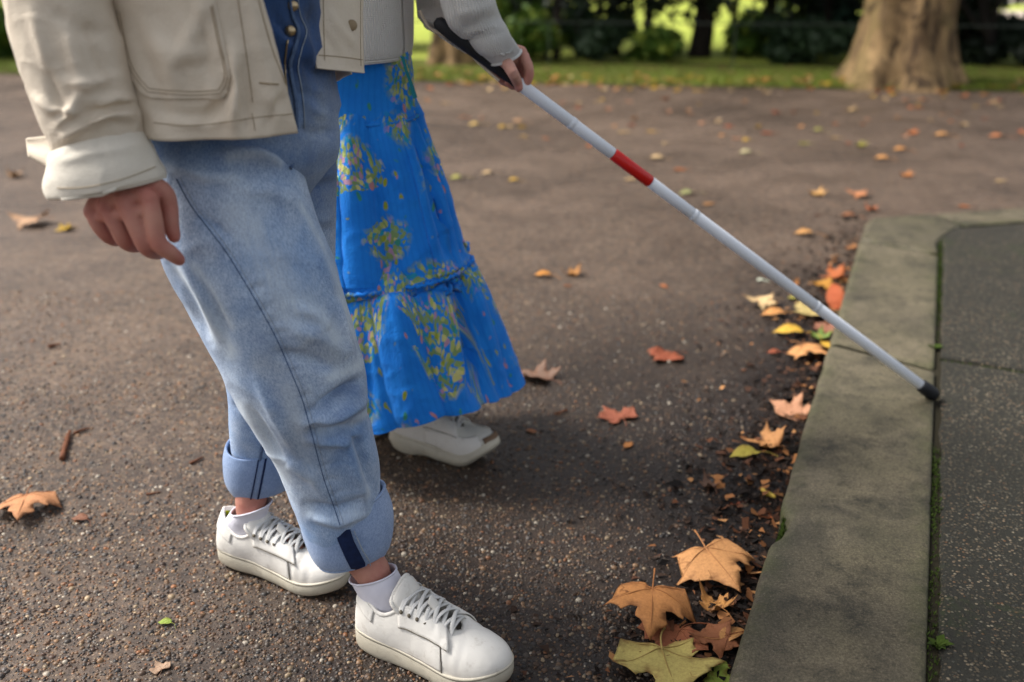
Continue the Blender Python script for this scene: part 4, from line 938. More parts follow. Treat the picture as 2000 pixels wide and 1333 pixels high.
# near sleeve
srow = [(130, -520, 330, -560, 1.16, .9), (40, -330, 270, -370, 1.175, .9), (2, -150, 225, -170, 1.20, .92), (8, -50, 214, -60, 1.215, .95), (16, 0, 214, 0, 1.225, .95), (40, 100, 236, 80, 1.24, .95), (62, 175, 252, 150, 1.252, .92), (82, 235, 268, 205, 1.262, .9), (100, 272, 278, 240, 1.27, .88), (112, 300, 282, 262, 1.275, .85)]
g = sil(srow, 190, 120); g.disp(.003 * wob(g.V, 3, 131) + .001 * wob(g.V, 9, 132) + .0024 * creases(g.V, 3.6, 133, 7) + .001 * creases(g.V, 9, 134, 6))
for pl, w, a in (([(118, 274), (160, 244), (220, 222), (266, 226)], 13, .008), ([(140, 254), (190, 212), (250, 205)], 12, -.007), ([(110, 250), (135, 225), (160, 175)], 11, .006), ([(150, 245), (205, 240), (262, 246)], 8, -.002), ([(185, 205), (225, 190), (258, 196)], 9, .007), ([(130, 60), (150, 130), (170, 190)], 15, .005), ([(90, 130), (110, 190), (125, 235)], 10, -.005), ([(175, 40), (200, 110), (225, 170)], 14, -.005), ([(60, 20), (85, 100), (105, 170)], 12, .004), ([(100, 20), (160, 60), (225, 70)], 16, -.004), ([(120, 160), (170, 165), (235, 150)], 13, .005), ([(70, 190), (100, 215), (150, 220)], 9, .005)): g.fold(pl, w, a * 1.4)
sleeve = g.obj('sleeve', CANVAS, jacket, thick=.003)
def turned_cuff():
    rows = [(104, 300, 272, 252, 1.268, .80), (100, 330, 290, 285, 1.272, .80), (96, 358, 306, 318, 1.277, .80), (100, 378, 318, 338, 1.282, .78), (108, 386, 320, 348, 1.284, .76)]
    g = sil(rows, 50, 120); s = np.linspace(0, 1, 50)[:, None]
    g.disp((.0025 * wob(g.V, 5, 141) + .0016 * creases(g.V, 5, 142, 6)) * sstep(1.0, .8, s) + .004 * np.sin(np.clip(s, 0, .9) * math.pi) ** .5)
    for pl, w, a in (([(110, 320), (180, 300), (270, 285)], 10, .003), ([(180, 262), (200, 300), (215, 340)], 10, -.002)): g.fold(pl, w, a)
    return g
g = turned_cuff(); cb1 = g.bvh(); cuff1 = g.obj('cuff', CANVAS_IN, jacket, thick=.0025); cuff1['label'] = 'deep turned-back cuff of the near sleeve'

l = line_on(cb1, [(112, 368), (170, 366), (240, 350), (304, 326)], .0009, .0003, 40)
if l: l.obj('stitching', STITCH, cuff1)
# corner of the cuff vent standing off behind the wrist
vt = np.array([[P(50 + 54 * t + 4 * q, 266 + (6 - 8 * t) + q * (34 + 36 * t), 1.30 - .03 * t + .004 * math.sin(6 * q)) for t in np.linspace(0, 1, 14)] for q in np.linspace(0, 1, 12)])
vg = Grid(vt, False); vg.sign = 1 if (vg.normals() * unit(CAM - vg.V)).sum() > 0 else -1; vg.obj('cuff_vent', CANVAS, cuff1, thick=.003)
# far sleeve, hidden behind the body from here
tube([B1(-.01, -.15, 1.37), B1(-.04, -.20, 1.22), B1(-.09, -.17, 1.10), B1(-.11, -.13, .96)], [.08, .068, .06, .05], 24, 50).obj('sleeve', CANVAS, jacket)

# ------------------------------------------------------------------ shoes
def leather(name, a, b, dirt):
    m = Mat(name, .52, .4); n1 = m.noise(14, 5, .6); c = m.mix(n1, a, b); c = m.mix(m.ramp(m.noise(48, 5, .7), [(.56, 0.0), (.76, .45)]), c, dirt)
    sx = m.n('SeparateXYZ', {0: m.co()}); low = m.ramp(sx.outputs[2], [(.024, .5), (.045, 0.0)])
    c = m.mix(m.math('MULTIPLY', low, m.noise(30, 4)), c, dirt); m.P('Base Color', c)
    m.bump(m.math('ADD', m.math('MULTIPLY', m.noise(300, 4, .7), .35), m.math('MULTIPLY', m.noise(38, 4, .6), 2.2)), .25, .002); return m.m
LEATHER = leather('white_leather', srgb(216, 211, 202), srgb(232, 228, 221), srgb(150, 136, 114))
SOLEM = leather('off_white_rubber', srgb(190, 183, 164), srgb(208, 201, 184), srgb(112, 98, 78))
m = Mat('shoe_lace', .9, .2); w = m.n('TexWave', {'Vector': m.co(), 'Scale': 300, 'Distortion': .3}); m.P('Base Color', m.mix(m.noise(50, 3), srgb(196, 195, 192), srgb(214, 212, 208))); m.bump(w.outputs['Fac'], .3, .0008); LACE = m.m
m = Mat('shoe_lining', .95, .2); m.P('Base Color', srgb(196, 186, 168)); LINING = m.m
m = Mat('groove_dirt', .9, .2); m.P('Base Color', srgb(104, 96, 82)); GROOVE = m.m
m = Mat('yellow_lining', .8, .2); m.P('Base Color', srgb(206, 222, 40)); YELLOW = m.m
m = Mat('grey_suede', .9, .2); m.P('Base Color', m.mix(m.noise(40, 4), srgb(200, 196, 184), srgb(218, 214, 204))); SUEDE = m.m
m = Mat('brown_toe', .8, .3); m.P('Base Color', m.mix(m.noise(60, 4), srgb(92, 70, 54), srgb(132, 108, 86))); TOEM = m.m

OUT = np.array([(0, 0), (.010, -.024), (.045, -.035), (.095, -.037), (.145, -.043), (.190, -.0505), (.232, -.046), (.260, -.030), (.2725, -.002), (.266, .022), (.240, .041), (.195, .0465), (.145, .037), (.095, .0315), (.045, .034), (.010, .025)])
def shoe(loc, yaw, parent, mirror=False, L=.2725, heel_lift=0.0, runner=False, roll=0.0, lining=None, wid=1.0, pitch=0.0, zk=1.27):
    n = 176; O = catmull(OUT, n, True); ks = L / .2725; O = O * ks; O[:, 1] *= wid
    if mirror: O[:, 1] *= -1
    x = O[:, 0] / ks
    th0, th1 = (.040, .026) if runner else (.0305, .0245)                        # sole thickness heel, toe
    soleT = (th0 + (th1 - th0) * sstep(.04, .20, x)) * ks
    spring = (.030 if runner else .012) * sstep(.19, .275, x) ** 1.3 * ks
    lift = heel_lift * sstep(.165, .0, x) ** 1.0
    if runner: lift = lift + .005 * sstep(.05, 0, x)
    mat4 = Matrix.Translation(Vector(loc)) @ Matrix.Rotation(yaw, 4, 'Z') @ Matrix.Rotation(pitch, 4, 'Y') @ Matrix.Rotation(roll, 4, 'X')
    mat4 = mat4 @ Matrix.Diagonal((1, 1, zk, 1))
    def place(o): o.matrix_local = Matrix.Translation(-Vector(parent.location)) @ mat4 if False else mat4; o.parent = parent; return o
    # upper -----------------------------------------------------------
    xT = np.interp(x, [0, .215, .24], [.014, .186, .190])
    yT = np.interp(xT, [.014, .022, .04, .06, .085, .105, .15, .176, .186, .190], [0, .014, .0265, .032, .031, .0265, .019, .0145, .009, 0]) * np.sign(O[:, 1] + 1e-9) * ks
    zT = np.interp(xT, [.014, .03, .048, .066, .088, .104, .15, .186, .190], [.092, .084, .071, .0655, .075, .0865, .079, .0655, .064])
    zT = catmull(zT[::4, None], n, True)[:, 0]
    Tp = np.stack([xT * ks, yT, (zT + (.004 if runner else 0)) * ks + lift], 1); Bp = np.stack([O[:, 0], O[:, 1] * .965, soleT + spring + lift - .004], 1)
    k = sstep(.10, .215, x)[:, None]; nt_ = 26; V = np.zeros((nt_, n, 3))
    for i, t in enumerate(np.linspace(0, 1, nt_)):
        hw = 1 - math.cos(t * math.pi / 2); vw = math.sin(t * math.pi / 2); h_ = (1 - k) * (t ** 1.7) + k * hw ** 1.06; v_ = (1 - k) * (t * .8 + .2 * vw) + k * vw ** .92
        V[i, :, :2] = Bp[:, :2] + (Tp[:, :2] - Bp[:, :2]) * h_; V[i, :, 2] = Bp[:, 2] + (Tp[:, 2] - Bp[:, 2]) * v_[:, 0]
        bul = math.sin(t * math.pi) * .0035 * (1 - k[:, 0]); cdir = unit(np.stack([0 * x, O[:, 1]], 1) + 1e-9); V[i, :, :2] += cdir * bul[:, None]
    g = Grid(V, True)
    if (g.normals()[8] * (V[8] - V[8].mean(0))).sum() < 0: g.sign = -1
    tt = np.linspace(0, 1, nt_)[:, None]; seed = 200 + int(abs(loc[0]) * 100)
    g.disp(.0011 * wob(g.V, 8, seed) + (.0006 * np.sin(g.V[..., 0] * 330) * np.exp(-((x[None] - .205) / .02) ** 2) * np.sin(tt * math.pi) * (0 if runner else 1)) - .0012 * np.clip(wob(g.V, 14, seed + 3), 0, 1) * np.exp(-((x[None] - .14) / .03) ** 2) - (0 if runner else .0016) * creases(g.V, 9, seed + 5, 6) * np.exp(-((x[None] - .19) / .045) ** 2))
    up = place(g.obj('shoe', LEATHER if not runner else SUEDE, thick=.0035)); up.parent = parent
    def sub(gr, name, mt, th=0, caps=False): o = gr.obj(name, mt, up, thick=th, caps=caps); return o
    # quarter overlay, ends in a vertical seam ahead of the laces
    N = g.normals()
    sel = np.where(x < .186)[0]; sel = np.concatenate([sel[sel > n // 2], sel[sel <= n // 2]])           # medial … heel … lateral in one run
    qv = g.V[1:, sel] + N[1:, sel] * .0011; q = Grid(qv, False); q.sign = g.sign; sub(q, 'quarter', LEATHER if not runner else LEATHER, .0016)
    # eyestay strips on both sides of the lacing
    def strip(side, x0, x1, t0, t1, off, name, mt, taper=True):
        idx = np.where((x > x0) & (x < x1) & (np.sign(O[:, 1]) == side))[0]; idx = idx[np.argsort(x[idx])]
        s_ = (x[idx] - x[idx].min()) / (np.ptp(x[idx]) + 1e-9); rows = []
        for f in np.linspace(0, 1, 10):
            ti = (t0 + (-.16 * s_ if taper else 0 * s_)) * (1 - f) + t1 * f; ii = np.clip(ti * (nt_ - 1), 0, nt_ - 1.001); i0 = ii.astype(int); fr = (ii - i0)[:, None]
            p = g.V[i0, idx] * (1 - fr) + g.V[i0 + 1, idx] * fr; nn = N[i0, idx] * (1 - fr) + N[i0 + 1, idx] * fr; rows.append(p + nn * off)
        r = Grid(np.array(rows), False)
        if (r.normals() * N[12, idx]).sum() < 0: r.sign = -1
        sub(r, name, mt, .0014); return r
    for sd_ in (-1, 1):
        es = strip(sd_, .104, .2, .60, .995, .0036, 'eyestay', LEATHER); sub(tube(catmull(es.V[0][::3], 60), .0007, 6), 'stitching', GROOVE)
        if not runner: strip(sd_, .0005, .05, .62, .97, .0034, 'heel_tab', LEATHER, False)
        else: strip(sd_, .10, .25, .10, .50, .0030, 'overlay', LEATHER)
    ridge = g.V[-1] + [0, 0, .001]
    sub(tube(np.concatenate([ridge[sel], ridge[sel][-1:]], 0)[::2], .0032, 8, 80), 'collar', LEATHER)
    sub(tube(np.concatenate([q.V[:, 0], q.V[-1:, 0]])[::-1], .0007, 6), 'stitching', GROOVE); sub(tube(q.V[:, -1], .0007, 6), 'stitching', GROOVE)
    if lining is not None:
        idx = np.where((x < .075) & (np.sign(O[:, 1]) > 0 if mirror else (x < .075) & (np.sign(O[:, 1]) < 0)))[0]
        idx = idx[np.argsort(x[idx])]; li = Grid(g.V[14:, :][:, idx] * 1.0 - N[14:, :][:, idx] * .0046, False); li.sign = -g.sign; sub(li, 'lining', lining)
    # sole -------------------------------------------------------------
    c = np.array([.135 * ks, 0]); dirn = unit(O - (c + (O - c) * [[.55, 0]])); prof = [(-.014, .000), (-.0045, .0), (-.0015, .0025), (.0008, .007), (.0015, .45), (.0010, .80), (.0000, .845), (-.0002, .86), (.0012, .875), (.0016, .95), (.0006, 1.0), (-.005, 1.02), (-.012, 1.01)]
    V = []
    for ins, z in prof:
        base = (spring + lift)
        zz = base + (z * soleT if z > .02 or z == 0 else z)
        if runner:
            wav = .004 * np.exp(-((x - .095) / .028) ** 2); zz = zz + wav * (1 - np.clip(z * 1.2, 0, 1))
            ins = ins + (.006 * math.sin(math.pi * min(1, max(0, z))) if z > .02 else 0)
        V.append(np.concatenate([O + dirn * ins, zz[:, None]], 1))
    g2 = Grid(np.array(V), True)
    if (g2.normals()[4] * (g2.V[4] - g2.V[4].mean(0))).sum() < 0: g2.sign = -1
    sole = sub(g2, 'sole', SOLEM, caps=True); 
    if not runner: sub(tube(g2.V[7], .0008, 5, n, closed=True), 'sole_groove', GROOVE)
    if runner:
        idx = np.where(x > .256)[0]; tg = Grid(g.V[:9, :][:, idx] + N[:9, :][:, idx] * .003, False); tg.sign = g.sign; sub(tg, 'toe_guard', TOEM, .002)
    # tongue -------------------------------------------------------------
    tv = []; sgn = -1 if mirror else 1
    for s_ in np.linspace(0, 1, 26):
        cx = .186 - .098 * s_; cz = .056 + .031 * s_ + .028 * float(sstep(.68, 1.0, s_)); w_ = float(np.interp(s_, [0, .4, .74, .86, .97, 1], [.012, .016, .021, .032, .033, .026]))
        if s_ > .86: cx -= .006 * (s_ - .86) / .14
        tv.append([((cx + .008 * (1 - abs(t) ** 2) * s_) * ks, w_ * t * ks, (cz - .022 * t * t * (0.5 + .5 * s_)) * ks + heel_lift * sstep(.165, 0, cx)) for t in np.linspace(-1, 1, 20)])
    tg = Grid(np.array(tv), False)
    if tg.normals()[12, 10, 2] < 0: tg.sign = -1
    tg.disp(.001 * wob(tg.V, 10, seed + 9)); sub(tg, 'tongue', LEATHER if not runner else SUEDE, .006)
    e_ = np.concatenate([tg.V[6:, 0], tg.V[-1], tg.V[6:, -1][::-1]]); sub(tube(catmull(e_[::3], 70) - [0, 0, .002], .0034, 8), 'tongue_edge', LEATHER if not runner else SUEDE)
    # laces -----------------------------------------------------------
    ne = 7; ey = []
    for i in range(ne):
        xx = .104 + (.184 - .104) * i / (ne - 1); y_ = np.interp(xx, [.104, .15, .190], [.0320, .0275, .0225]); z_ = np.interp(xx, [.10, .15, .19], [.0835, .0745, .0610]) ; l_ = heel_lift * float(sstep(.165, 0, xx))
        ey.append((xx * ks, y_ * ks, z_ * ks + l_))
    def bar(a, sa, b, sb, hgt, r=.0036, name='lace'):
        pts = []
        for t in np.linspace(0, 1, 14):
            xx = a[0] + (b[0] - a[0]) * t; yy = sa * a[1] + (sb * b[1] - sa * a[1]) * t; zz = a[2] + (b[2] - a[2]) * t; crown = math.sin(t * math.pi) ** .55
            pts.append((xx, yy, zz + .0065 * min(1, crown * 1.5) * 1 + (.0055 + hgt) * (1 - (2 * t - 1) ** 2) + .0012 * (1 - min(1, crown * 2))))
        gg = tube(np.array(pts) + RNG.normal(size=3) * .0004, r, 8, 22, flat=.34, up=(0, 0, 1)); gg.disp(.0004 * wob(gg.V, 40, 7)); return sub(gg, name, LACE)
    for i in range(ne - 1):
        bar(ey[i + 1], -1, ey[i], 1, .0008 + .0030 * (i % 2)); bar(ey[i + 1], 1, ey[i], -1, .0038 - .0030 * (i % 2))
    bar(ey[-1], -1, ey[-1], 1, .0); bar(ey[0], -1, (ey[0][0] - .006, ey[0][1], ey[0][2] + .003), 1, .003)
    for e1 in ey:
        for sd_ in (-1, 1):
            o3 = np.array([e1[0], e1[1] * sd_, e1[2]]); sub(tube(np.array([o3 + [0, .0012 * sd_, -.001], o3 + [0, .0030 * sd_, .0012]]), [.0030, .0026], 10), 'eyelet', GROOVE, caps=True)
    if not runner:                                                          # lace keeper and a knot
        p0 = np.array([.146 * ks, -.004, .0955 * ks + heel_lift * .02]); kp_ = Grid(np.array([[p0 + [.012 * a, .010 * b, -.010 * a - .0012 * b * b * 6] for b in np.linspace(-1, 1, 8)] for a in np.linspace(-.6, .6, 8)]), False)
        if kp_.normals()[4, 4, 2] < 0: kp_.sign = -1
        sub(kp_, 'lace_keeper', LEATHER, .002)
    return up, mat4

def sock(mat4, top, parent, seed, r=(.043, .033), cx=0.0):
    S = lambda x, y, z: np.array(mat4 @ Vector((x, y, z)))
    fx = unit(S(1, 0, 0) - S(0, 0, 0)); fy = unit(S(0, 1, 0) - S(0, 0, 0)); ctr = catmull(np.array([top, top * .5 + S(.048 + cx, 0, .086) * .5, S(.050 + cx, 0, .080), S(.058 + cx, 0, .060), S(.068 + cx, 0, .035)]), 60)
    A = np.interp(np.linspace(0, 1, 60), [0, .3, .55, .8, 1], [r[0] * .95, r[0], r[0] * 1.0, .044, .044]); Bb = np.interp(np.linspace(0, 1, 60), [0, .3, .6, 1], [r[1] * 1.06, r[1], .029, .026])
    th = np.linspace(0, 2 * math.pi, 90, endpoint=False); slope = np.linspace(1, 0, 60)[:, None] * .35
    V = ctr[:, None] + A[:, None, None] * np.cos(th)[None, :, None] * fx + Bb[:, None, None] * np.sin(th)[None, :, None] * fy
    V[..., 2] += A[:, None] * np.cos(th)[None] * slope
    g = Grid(V, True)
    if ((g.V - g.V.mean(1, keepdims=True)) * g.normals()).sum() < 0: g.sign = -1
    g.disp(.0010 * wob(g.V, 12, seed)); o = g.obj('sock', SOCK, parent, thick=.0025); tube(g.V[0], .0018, 8, 90, closed=True).obj('sock_cuff', SOCK, o); return o
# leading shoe
_, MR = shoe((-.260, 1.414, .002), math.radians(-27), person1, mirror=False, L=.288)
sock(MR, ankR + [0, 0, -.004], person1, 301)
# trailing shoe
_, ML = shoe((-.560, 1.652, .002), math.radians(-23), person1, mirror=True, L=.278, heel_lift=.008, lining=YELLOW, zk=1.12)
sock(ML, ankL + [0, 0, -.006], person1, 302, cx=.008)

# ------------------------------------------------------------------ the person in the blue skirt
C2 = np.array([-.335, 2.06]); D2 = unit(np.array([.93, -.36])); R2 = np.array([D2[1], -D2[0]])
def B2(f, r, z): return np.array([*(C2 + D2 * f + R2 * r), z])
sh2 = B2(.0, .16, 1.32); el2 = P(845, -115, 1.90); wr2 = P(972, 96, 1.945)
K2 = [P(1017, 103, 1.950), P(1022, 112, 1.962), P(1021, 121, 1.976), P(1014, 126, 1.990)]
fing2 = [[(K2[0], .0115), (P(1031, 128, 1.948), .0102), (P(1033, 150, 1.955), .0096), (P(1024, 166, 1.962), .0086), (P(1013, 174, 1.966), .0072)],
         [(K2[1], .0112), (P(1028, 140, 1.978), .0100), (P(1020, 162, 1.984), .0094), (P(1003, 168, 1.972), .0086), (P(992, 161, 1.958), .0076)],
         [(K2[2], .0105), (P(1014, 148, 1.996), .0096), (P(998, 162, 1.996), .0092), (P(982, 158, 1.976), .0086), (P(974, 147, 1.958), .0076)],
         [(K2[3], .0095), (P(998, 146, 2.004), .0088), (P(980, 154, 1.998), .0084), (P(966, 143, 1.976), .0078), (P(959, 131, 1.958), .0070)]]
thumb2 = [(P(976, 112, 1.930), .0150), (P(990, 124, 1.925), .0125), (P(1001, 142, 1.895), .0110), (P(1010, 160, 1.928), .0100), (P(1014, 172, 1.934), .0078)]
hand2 = make_hand(wr2, K2, fing2, thumb2, .0018, extra=[[(el2, .034), (wr2, .023)]])
head2 = B2(.05, 0, 1.55)
def head2_extra(bm): bmesh.ops.create_uvsphere(bm, u_segments=24, v_segments=16, radius=1, matrix=Matrix.Translation(Vector(head2)) @ Matrix.Rotation(math.atan2(D2[1], D2[0]), 4, 'Z') @ Matrix.Diagonal((.095, .075, .115, 1)))
SK = [P(703, 200, 2.03), P(715, 330, 2.085), P(725, 420, 2.13), P(742, 560, 2.20), P(765, 680, 2.26)]
f1 = np.array([-.205, 2.105, .085]); f2 = np.array([-.40, 2.20, .10])
chains = [[(SK[0] + [0, 0, .05], .062), (B2(0, 0, 1.05), .08), (B2(0, 0, 1.24), .10)], [(B2(0, -.13, 1.31), .05), (B2(0, .13, 1.31), .05)], [(B2(0, 0, 1.24), .08), (B2(0, 0, 1.38), .05), (head2 - [0, 0, .05], .05)],
          [(SK[0] + [0, -.02, 0], .05), (SK[1] + [0, -.02, 0], .05), (SK[3], .046), (f1 + [0, 0, .10], .034), (f1, .030), (f1 + [.06, -.02, -.02], .024)], [(SK[0] + [0, .02, 0], .05), (SK[1] + [-.01, .03, 0], .05), (SK[3] + [-.06, .04, 0], .044), (f2 + [0, 0, .10], .034), (f2, .030), (f2 + [.06, -.01, -.03], .024)],
          [(sh2, .034), (el2, .030), (wr2, .024)], [(B2(0, -.16, 1.31), .045), (B2(-.06, -.20, 1.06), .035), (B2(-.06, -.17, .90), .026), (B2(-.05, -.16, .84), .03)],
          [(head2 + np.array([*(D2 * .088), -.01]), .012), (head2 + np.array([*(D2 * .104), -.03]), .014)], [(head2 + np.array([*(R2 * .075), -.01]), .013), (head2 + np.array([*(R2 * .077), -.04]), .010)], [(head2 + np.array([*(-R2 * .075), -.01]), .013), (head2 + np.array([*(-R2 * .077), -.04]), .010)]]
body2 = remeshed('body', chains, .008, 5, extra=head2_extra)
person2 = combine('person', [body2, hand2], SKIN2)
vv = np.empty(len(person2.data.vertices) * 3); person2.data.vertices.foreach_get('co', vv); vv = vv.reshape(-1, 3); fl = np.zeros(len(vv))
for p in K2 + [f[2][0] for f in fing2] + [f[-1][0] for f in fing2] + [thumb2[-1][0]]: fl = np.maximum(fl, np.exp(-(np.linalg.norm(vv - p, axis=1) / .013) ** 2))
setattr_pt(person2, 'flush', fl); tag(person2, 'person in a blue floral tiered skirt and white knit jumper holding the cane', 'person')
cap_hair(head2, D2, HAIR, person2, .34)

# skirt cloth
m = Mat('blue_floral_cotton', .85, .2); uv = m.co('UV')
at = m.n('Attribute', attribute_name='cloth'); uvc = at.outputs['Vector']
base = m.mix(m.noise(18, 4, .6, uvc), srgb(8, 104, 206), srgb(38, 146, 236))
stripe = m.n('TexWave', {'Vector': uvc, 'Scale': 26, 'Distortion': .5, 'Detail': 1.0}, bands_direction='X')
base = m.mix(m.math('MULTIPLY', m.ramp(stripe.outputs['Fac'], [(.55, 0.0), (.9, 1.0)]), .12), base, srgb(4, 82, 178))
wv = m.n('VectorMath', {0: uvc, 1: m.n('VectorMath', {0: m.noise(14, 2, .5, uvc, 'Color'), 'Scale': .035}, operation='SCALE').outputs[0]}, operation='ADD').outputs[0]
wv2 = m.n('VectorMath', {0: wv, 1: m.n('VectorMath', {0: m.noise(60, 2, .5, uvc, 'Color'), 'Scale': .010}, operation='SCALE').outputs[0]}, operation='ADD').outputs[0]
fd = m.vor(7.2, wv2, rnd=.85); fcn = m.n('SeparateColor', {0: m.vor(7.2, wv2, 'Color', rnd=.85)})
big = m.ramp(m.math('ADD', fd, m.math('MULTIPLY', fcn.outputs[0], .22)), [(.52, 1.0), (.64, 0.0)])
big = m.math('MULTIPLY', big, m.ramp(fcn.outputs[1], [(.22, 0.0), (.24, 1.0)]))
pwv = m.mapping((1.25, .8, 1), wv); pd = m.vor(105, pwv); pcn = m.n('SeparateColor', {0: m.vor(105, pwv, 'Color')})
petal_on = m.ramp(pd, [(.56, 1.0), (.74, 0.0)])
petal = m.ramp(pcn.outputs[0], [(0, srgb(142, 158, 60)), (.24, srgb(178, 184, 76)), (.42, srgb(40, 146, 166)), (.52, srgb(190, 142, 156)), (.62, srgb(132, 154, 66)), (.84, srgb(210, 200, 106)), (.96, srgb(140, 162, 76))], 'CONSTANT')
flower = m.math('MULTIPLY', big, m.math('MULTIPLY', petal_on, m.ramp(pcn.outputs[1], [(.10, 0.0), (.12, 1.0)])))
col = m.mix(m.math('MULTIPLY', flower, .9), base, petal)
spd = m.vor(52, m.mapping((1.0, .5, 1), wv)); spn = m.n('SeparateColor', {0: m.vor(52, m.mapping((1.0, .5, 1), wv), 'Color')})
spray_zone = m.ramp(m.noise(13, 3, .6, uvc), [(.46, 0.0), (.50, 1.0)])
spray = m.math('MULTIPLY', m.math('MULTIPLY', m.ramp(spd, [(.22, 1.0), (.30, 0.0)]), spray_zone), m.ramp(spn.outputs[1], [(.3, 0.0), (.32, 1.0)]))
col = m.mix(spray, col, m.ramp(spn.outputs[0], [(0, srgb(150, 158, 50)), (.5, srgb(60, 140, 120)), (.75, srgb(190, 130, 130))], 'CONSTANT'))
m.P('Base Color', col)
m.bump(m.math('ADD', m.math('MULTIPLY', stripe.outputs['Fac'], .08), m.math('ADD', m.noise(240, 3, .6, uvc), m.math('MULTIPLY', m.noise(36, 4, .6, m.mapping((1, .35, 1), uvc)), 3.0))), .45, .003); m.P('Sheen Weight', .1)
SKIRTM = m.m
m = Mat('skirt_tie', .8, .2); m.P('Base Color', srgb(30, 110, 120)); TIE = m.m

def tier(rows, ns, nt, ratio, pleats, amp0, amp1, seed, name, parent, v_off, folds=()):
    g = sil(rows, ns, nt, ratio); th = g.th; s = np.linspace(0, 1, ns)[:, None]; r = np.random.default_rng(seed)
    pl = np.zeros((ns, nt)); 
    for k in range(7):
        f = int(pleats * r.uniform(.45, 1.5)); ph = r.uniform(0, 6.28); pl += np.cos(f * th[None] + ph + .5 * np.sin(3 * th[None] + k) + .8 * s * r.normal()) * r.uniform(.5, 1) * (1 if f < pleats else np.exp(-s * 2.4))
    cusp = sum((1 - 2 * np.abs(np.sin(.5 * (int(f) * th[None] + p_ + .7 * np.sin(2 * th[None] + p_)))) ** .7) for f, p_ in ((pleats * 1.3, 1.0), (pleats * 1.9, 2.2)))
    g.disp(-.5 * (amp0 > 0) * (.0045 * np.exp(-s * 1.6) + .62 * amp1 * s) * cusp)
    fine = np.cos(64 * th[None] + 2 * np.sin(7 * th[None])) * np.exp(-s * 7)
    g.disp((amp0 + (amp1 - amp0) * s ** .8) * (1 - .6 * sstep(.86, 1, s) * (seed == 402)) * sstep(.0, .22, s + .04) * pl / 2.2 + .0022 * fine * (amp0 > 0) + .0025 * wob(g.V, 5, seed) + .002 * creases(g.V, 6, seed, 6))
    for f in folds: g.fold(*f)
    if seed == 403:
        uu, _ = proj(g.V); g.V[..., 2] += np.interp(uu, [560, 700, 740, 800, 860, 915, 1000], [.01, .02, .025, .042, .055, .052, .030]) * sstep(.25, 1, s)
    o = g.obj(name, SKIRTM, parent, thick=.0015); L = np.linalg.norm(g.V[:, 1:] - g.V[:, :-1], axis=2).mean(0).cumsum(); L = np.concatenate([[0], L]); up = g.uv()[:, 1]
    cc = np.stack([np.broadcast_to(L, (ns, nt)).ravel(), up + v_off, np.full(ns * nt, seed * .37)], 1); a = o.data.attributes.new('cloth', 'FLOAT_VECTOR', 'POINT'); a.data.foreach_set('vector', cc.astype(np.float32).ravel())
    return g, o
BIG = [([(806, 232), (838, 330), (862, 430), (884, 512)], 15, -.034), ([(792, 240), (815, 330), (838, 430), (852, 505)], 16, .009), ([(700, 240), (712, 300), (720, 380)], 9, -.007), ([(745, 235), (775, 320), (800, 400)], 10, .006), ([(678, 240), (684, 330), (690, 420)], 9, .005)]
g1, skirt = tier([(612, 92, 796, 92, 1.978, .78), (602, 118, 806, 118, 1.985, .8), (592, 170, 810, 168, 2.01, .8), (586, 226, 817, 222, 2.035, .8)], 60, 200, .8, 5, .0, .004, 401, 'skirt', person2, 0.0, [([(740, 130), (765, 180), (790, 215)], 10, .006), ([(760, 125), (785, 170), (803, 215)], 8, -.005)])
g2, t2o = tier([(596, 196, 806, 192, 2.022, .70), (585, 226, 818, 220, 2.034, .80), (580, 252, 827, 243, 2.046, .82), (572, 330, 858, 322, 2.085, .82), (567, 420, 885, 412, 2.13, .82), (563, 505, 908, 490, 2.17, .82), (561, 530, 914, 506, 2.18, .82)], 110, 260, .82, 7, .003, .022, 402, 'tier', skirt, .2, BIG)
g3, t3o = tier([(576, 486, 894, 464, 2.160, .72), (562, 526, 913, 500, 2.178, .81), (557, 550, 924, 522, 2.192, .84), (556, 620, 951, 596, 2.225, .84), (562, 700, 978, 680, 2.27, .84), (574, 768, 998, 748, 2.305, .84), (584, 792, 1004, 772, 2.317, .84)], 120, 280, .84, 8, .003, .028, 403, 'tier', skirt, .55,
               [([(878, 520), (900, 620), (915, 720), (925, 800)], 13, -.042), ([(862, 530), (880, 630), (895, 720), (902, 800)], 16, .020), ([(925, 540), (950, 640), (972, 740)], 16, .008), ([(705, 560), (712, 660), (722, 760), (728, 840)], 9, -.008), ([(770, 560), (785, 660), (800, 780)], 14, .006), ([(830, 560), (840, 680), (850, 790)], 11, -.006)])
def ruffle(gr, row, amp, n, name, rad):
    r = gr.V[row]; k = np.arange(len(r)); rr = r + gr.normals()[row] * (.003 + amp * np.cos(k * n)[:, None]) + np.stack([0 * k, 0 * k, .0022 * np.sin(k * n * 1.7 + .4 * np.sin(k * .3))], 1)
    o = tube(rr, rad, 8, len(r), closed=True).obj(name, SKIRTM, skirt); a = o.data.attributes.new('cloth', 'FLOAT_VECTOR', 'POINT'); nv = len(o.data.vertices); vco = np.empty(nv * 3); o.data.vertices.foreach_get('co', vco); a.data.foreach_set('vector', vco.astype(np.float32)); return o
ruffle(g1, -1, .001, 1.9, 'gathered_seam', .0028); ruffle(g2, -1, .0022, 1.3, 'ruffle', .0046)
tube(g3.V[-1], .0016, 6, 280, closed=True)
s1b = g1.bvh()
tube(np.array([P(786, 112, 1.90), P(794, 140, 1.895), P(803, 165, 1.90), P(811, 192, 1.905)]), [.0035, .003, .0035, .005], 8, 24).obj('tie', TIE, skirt)

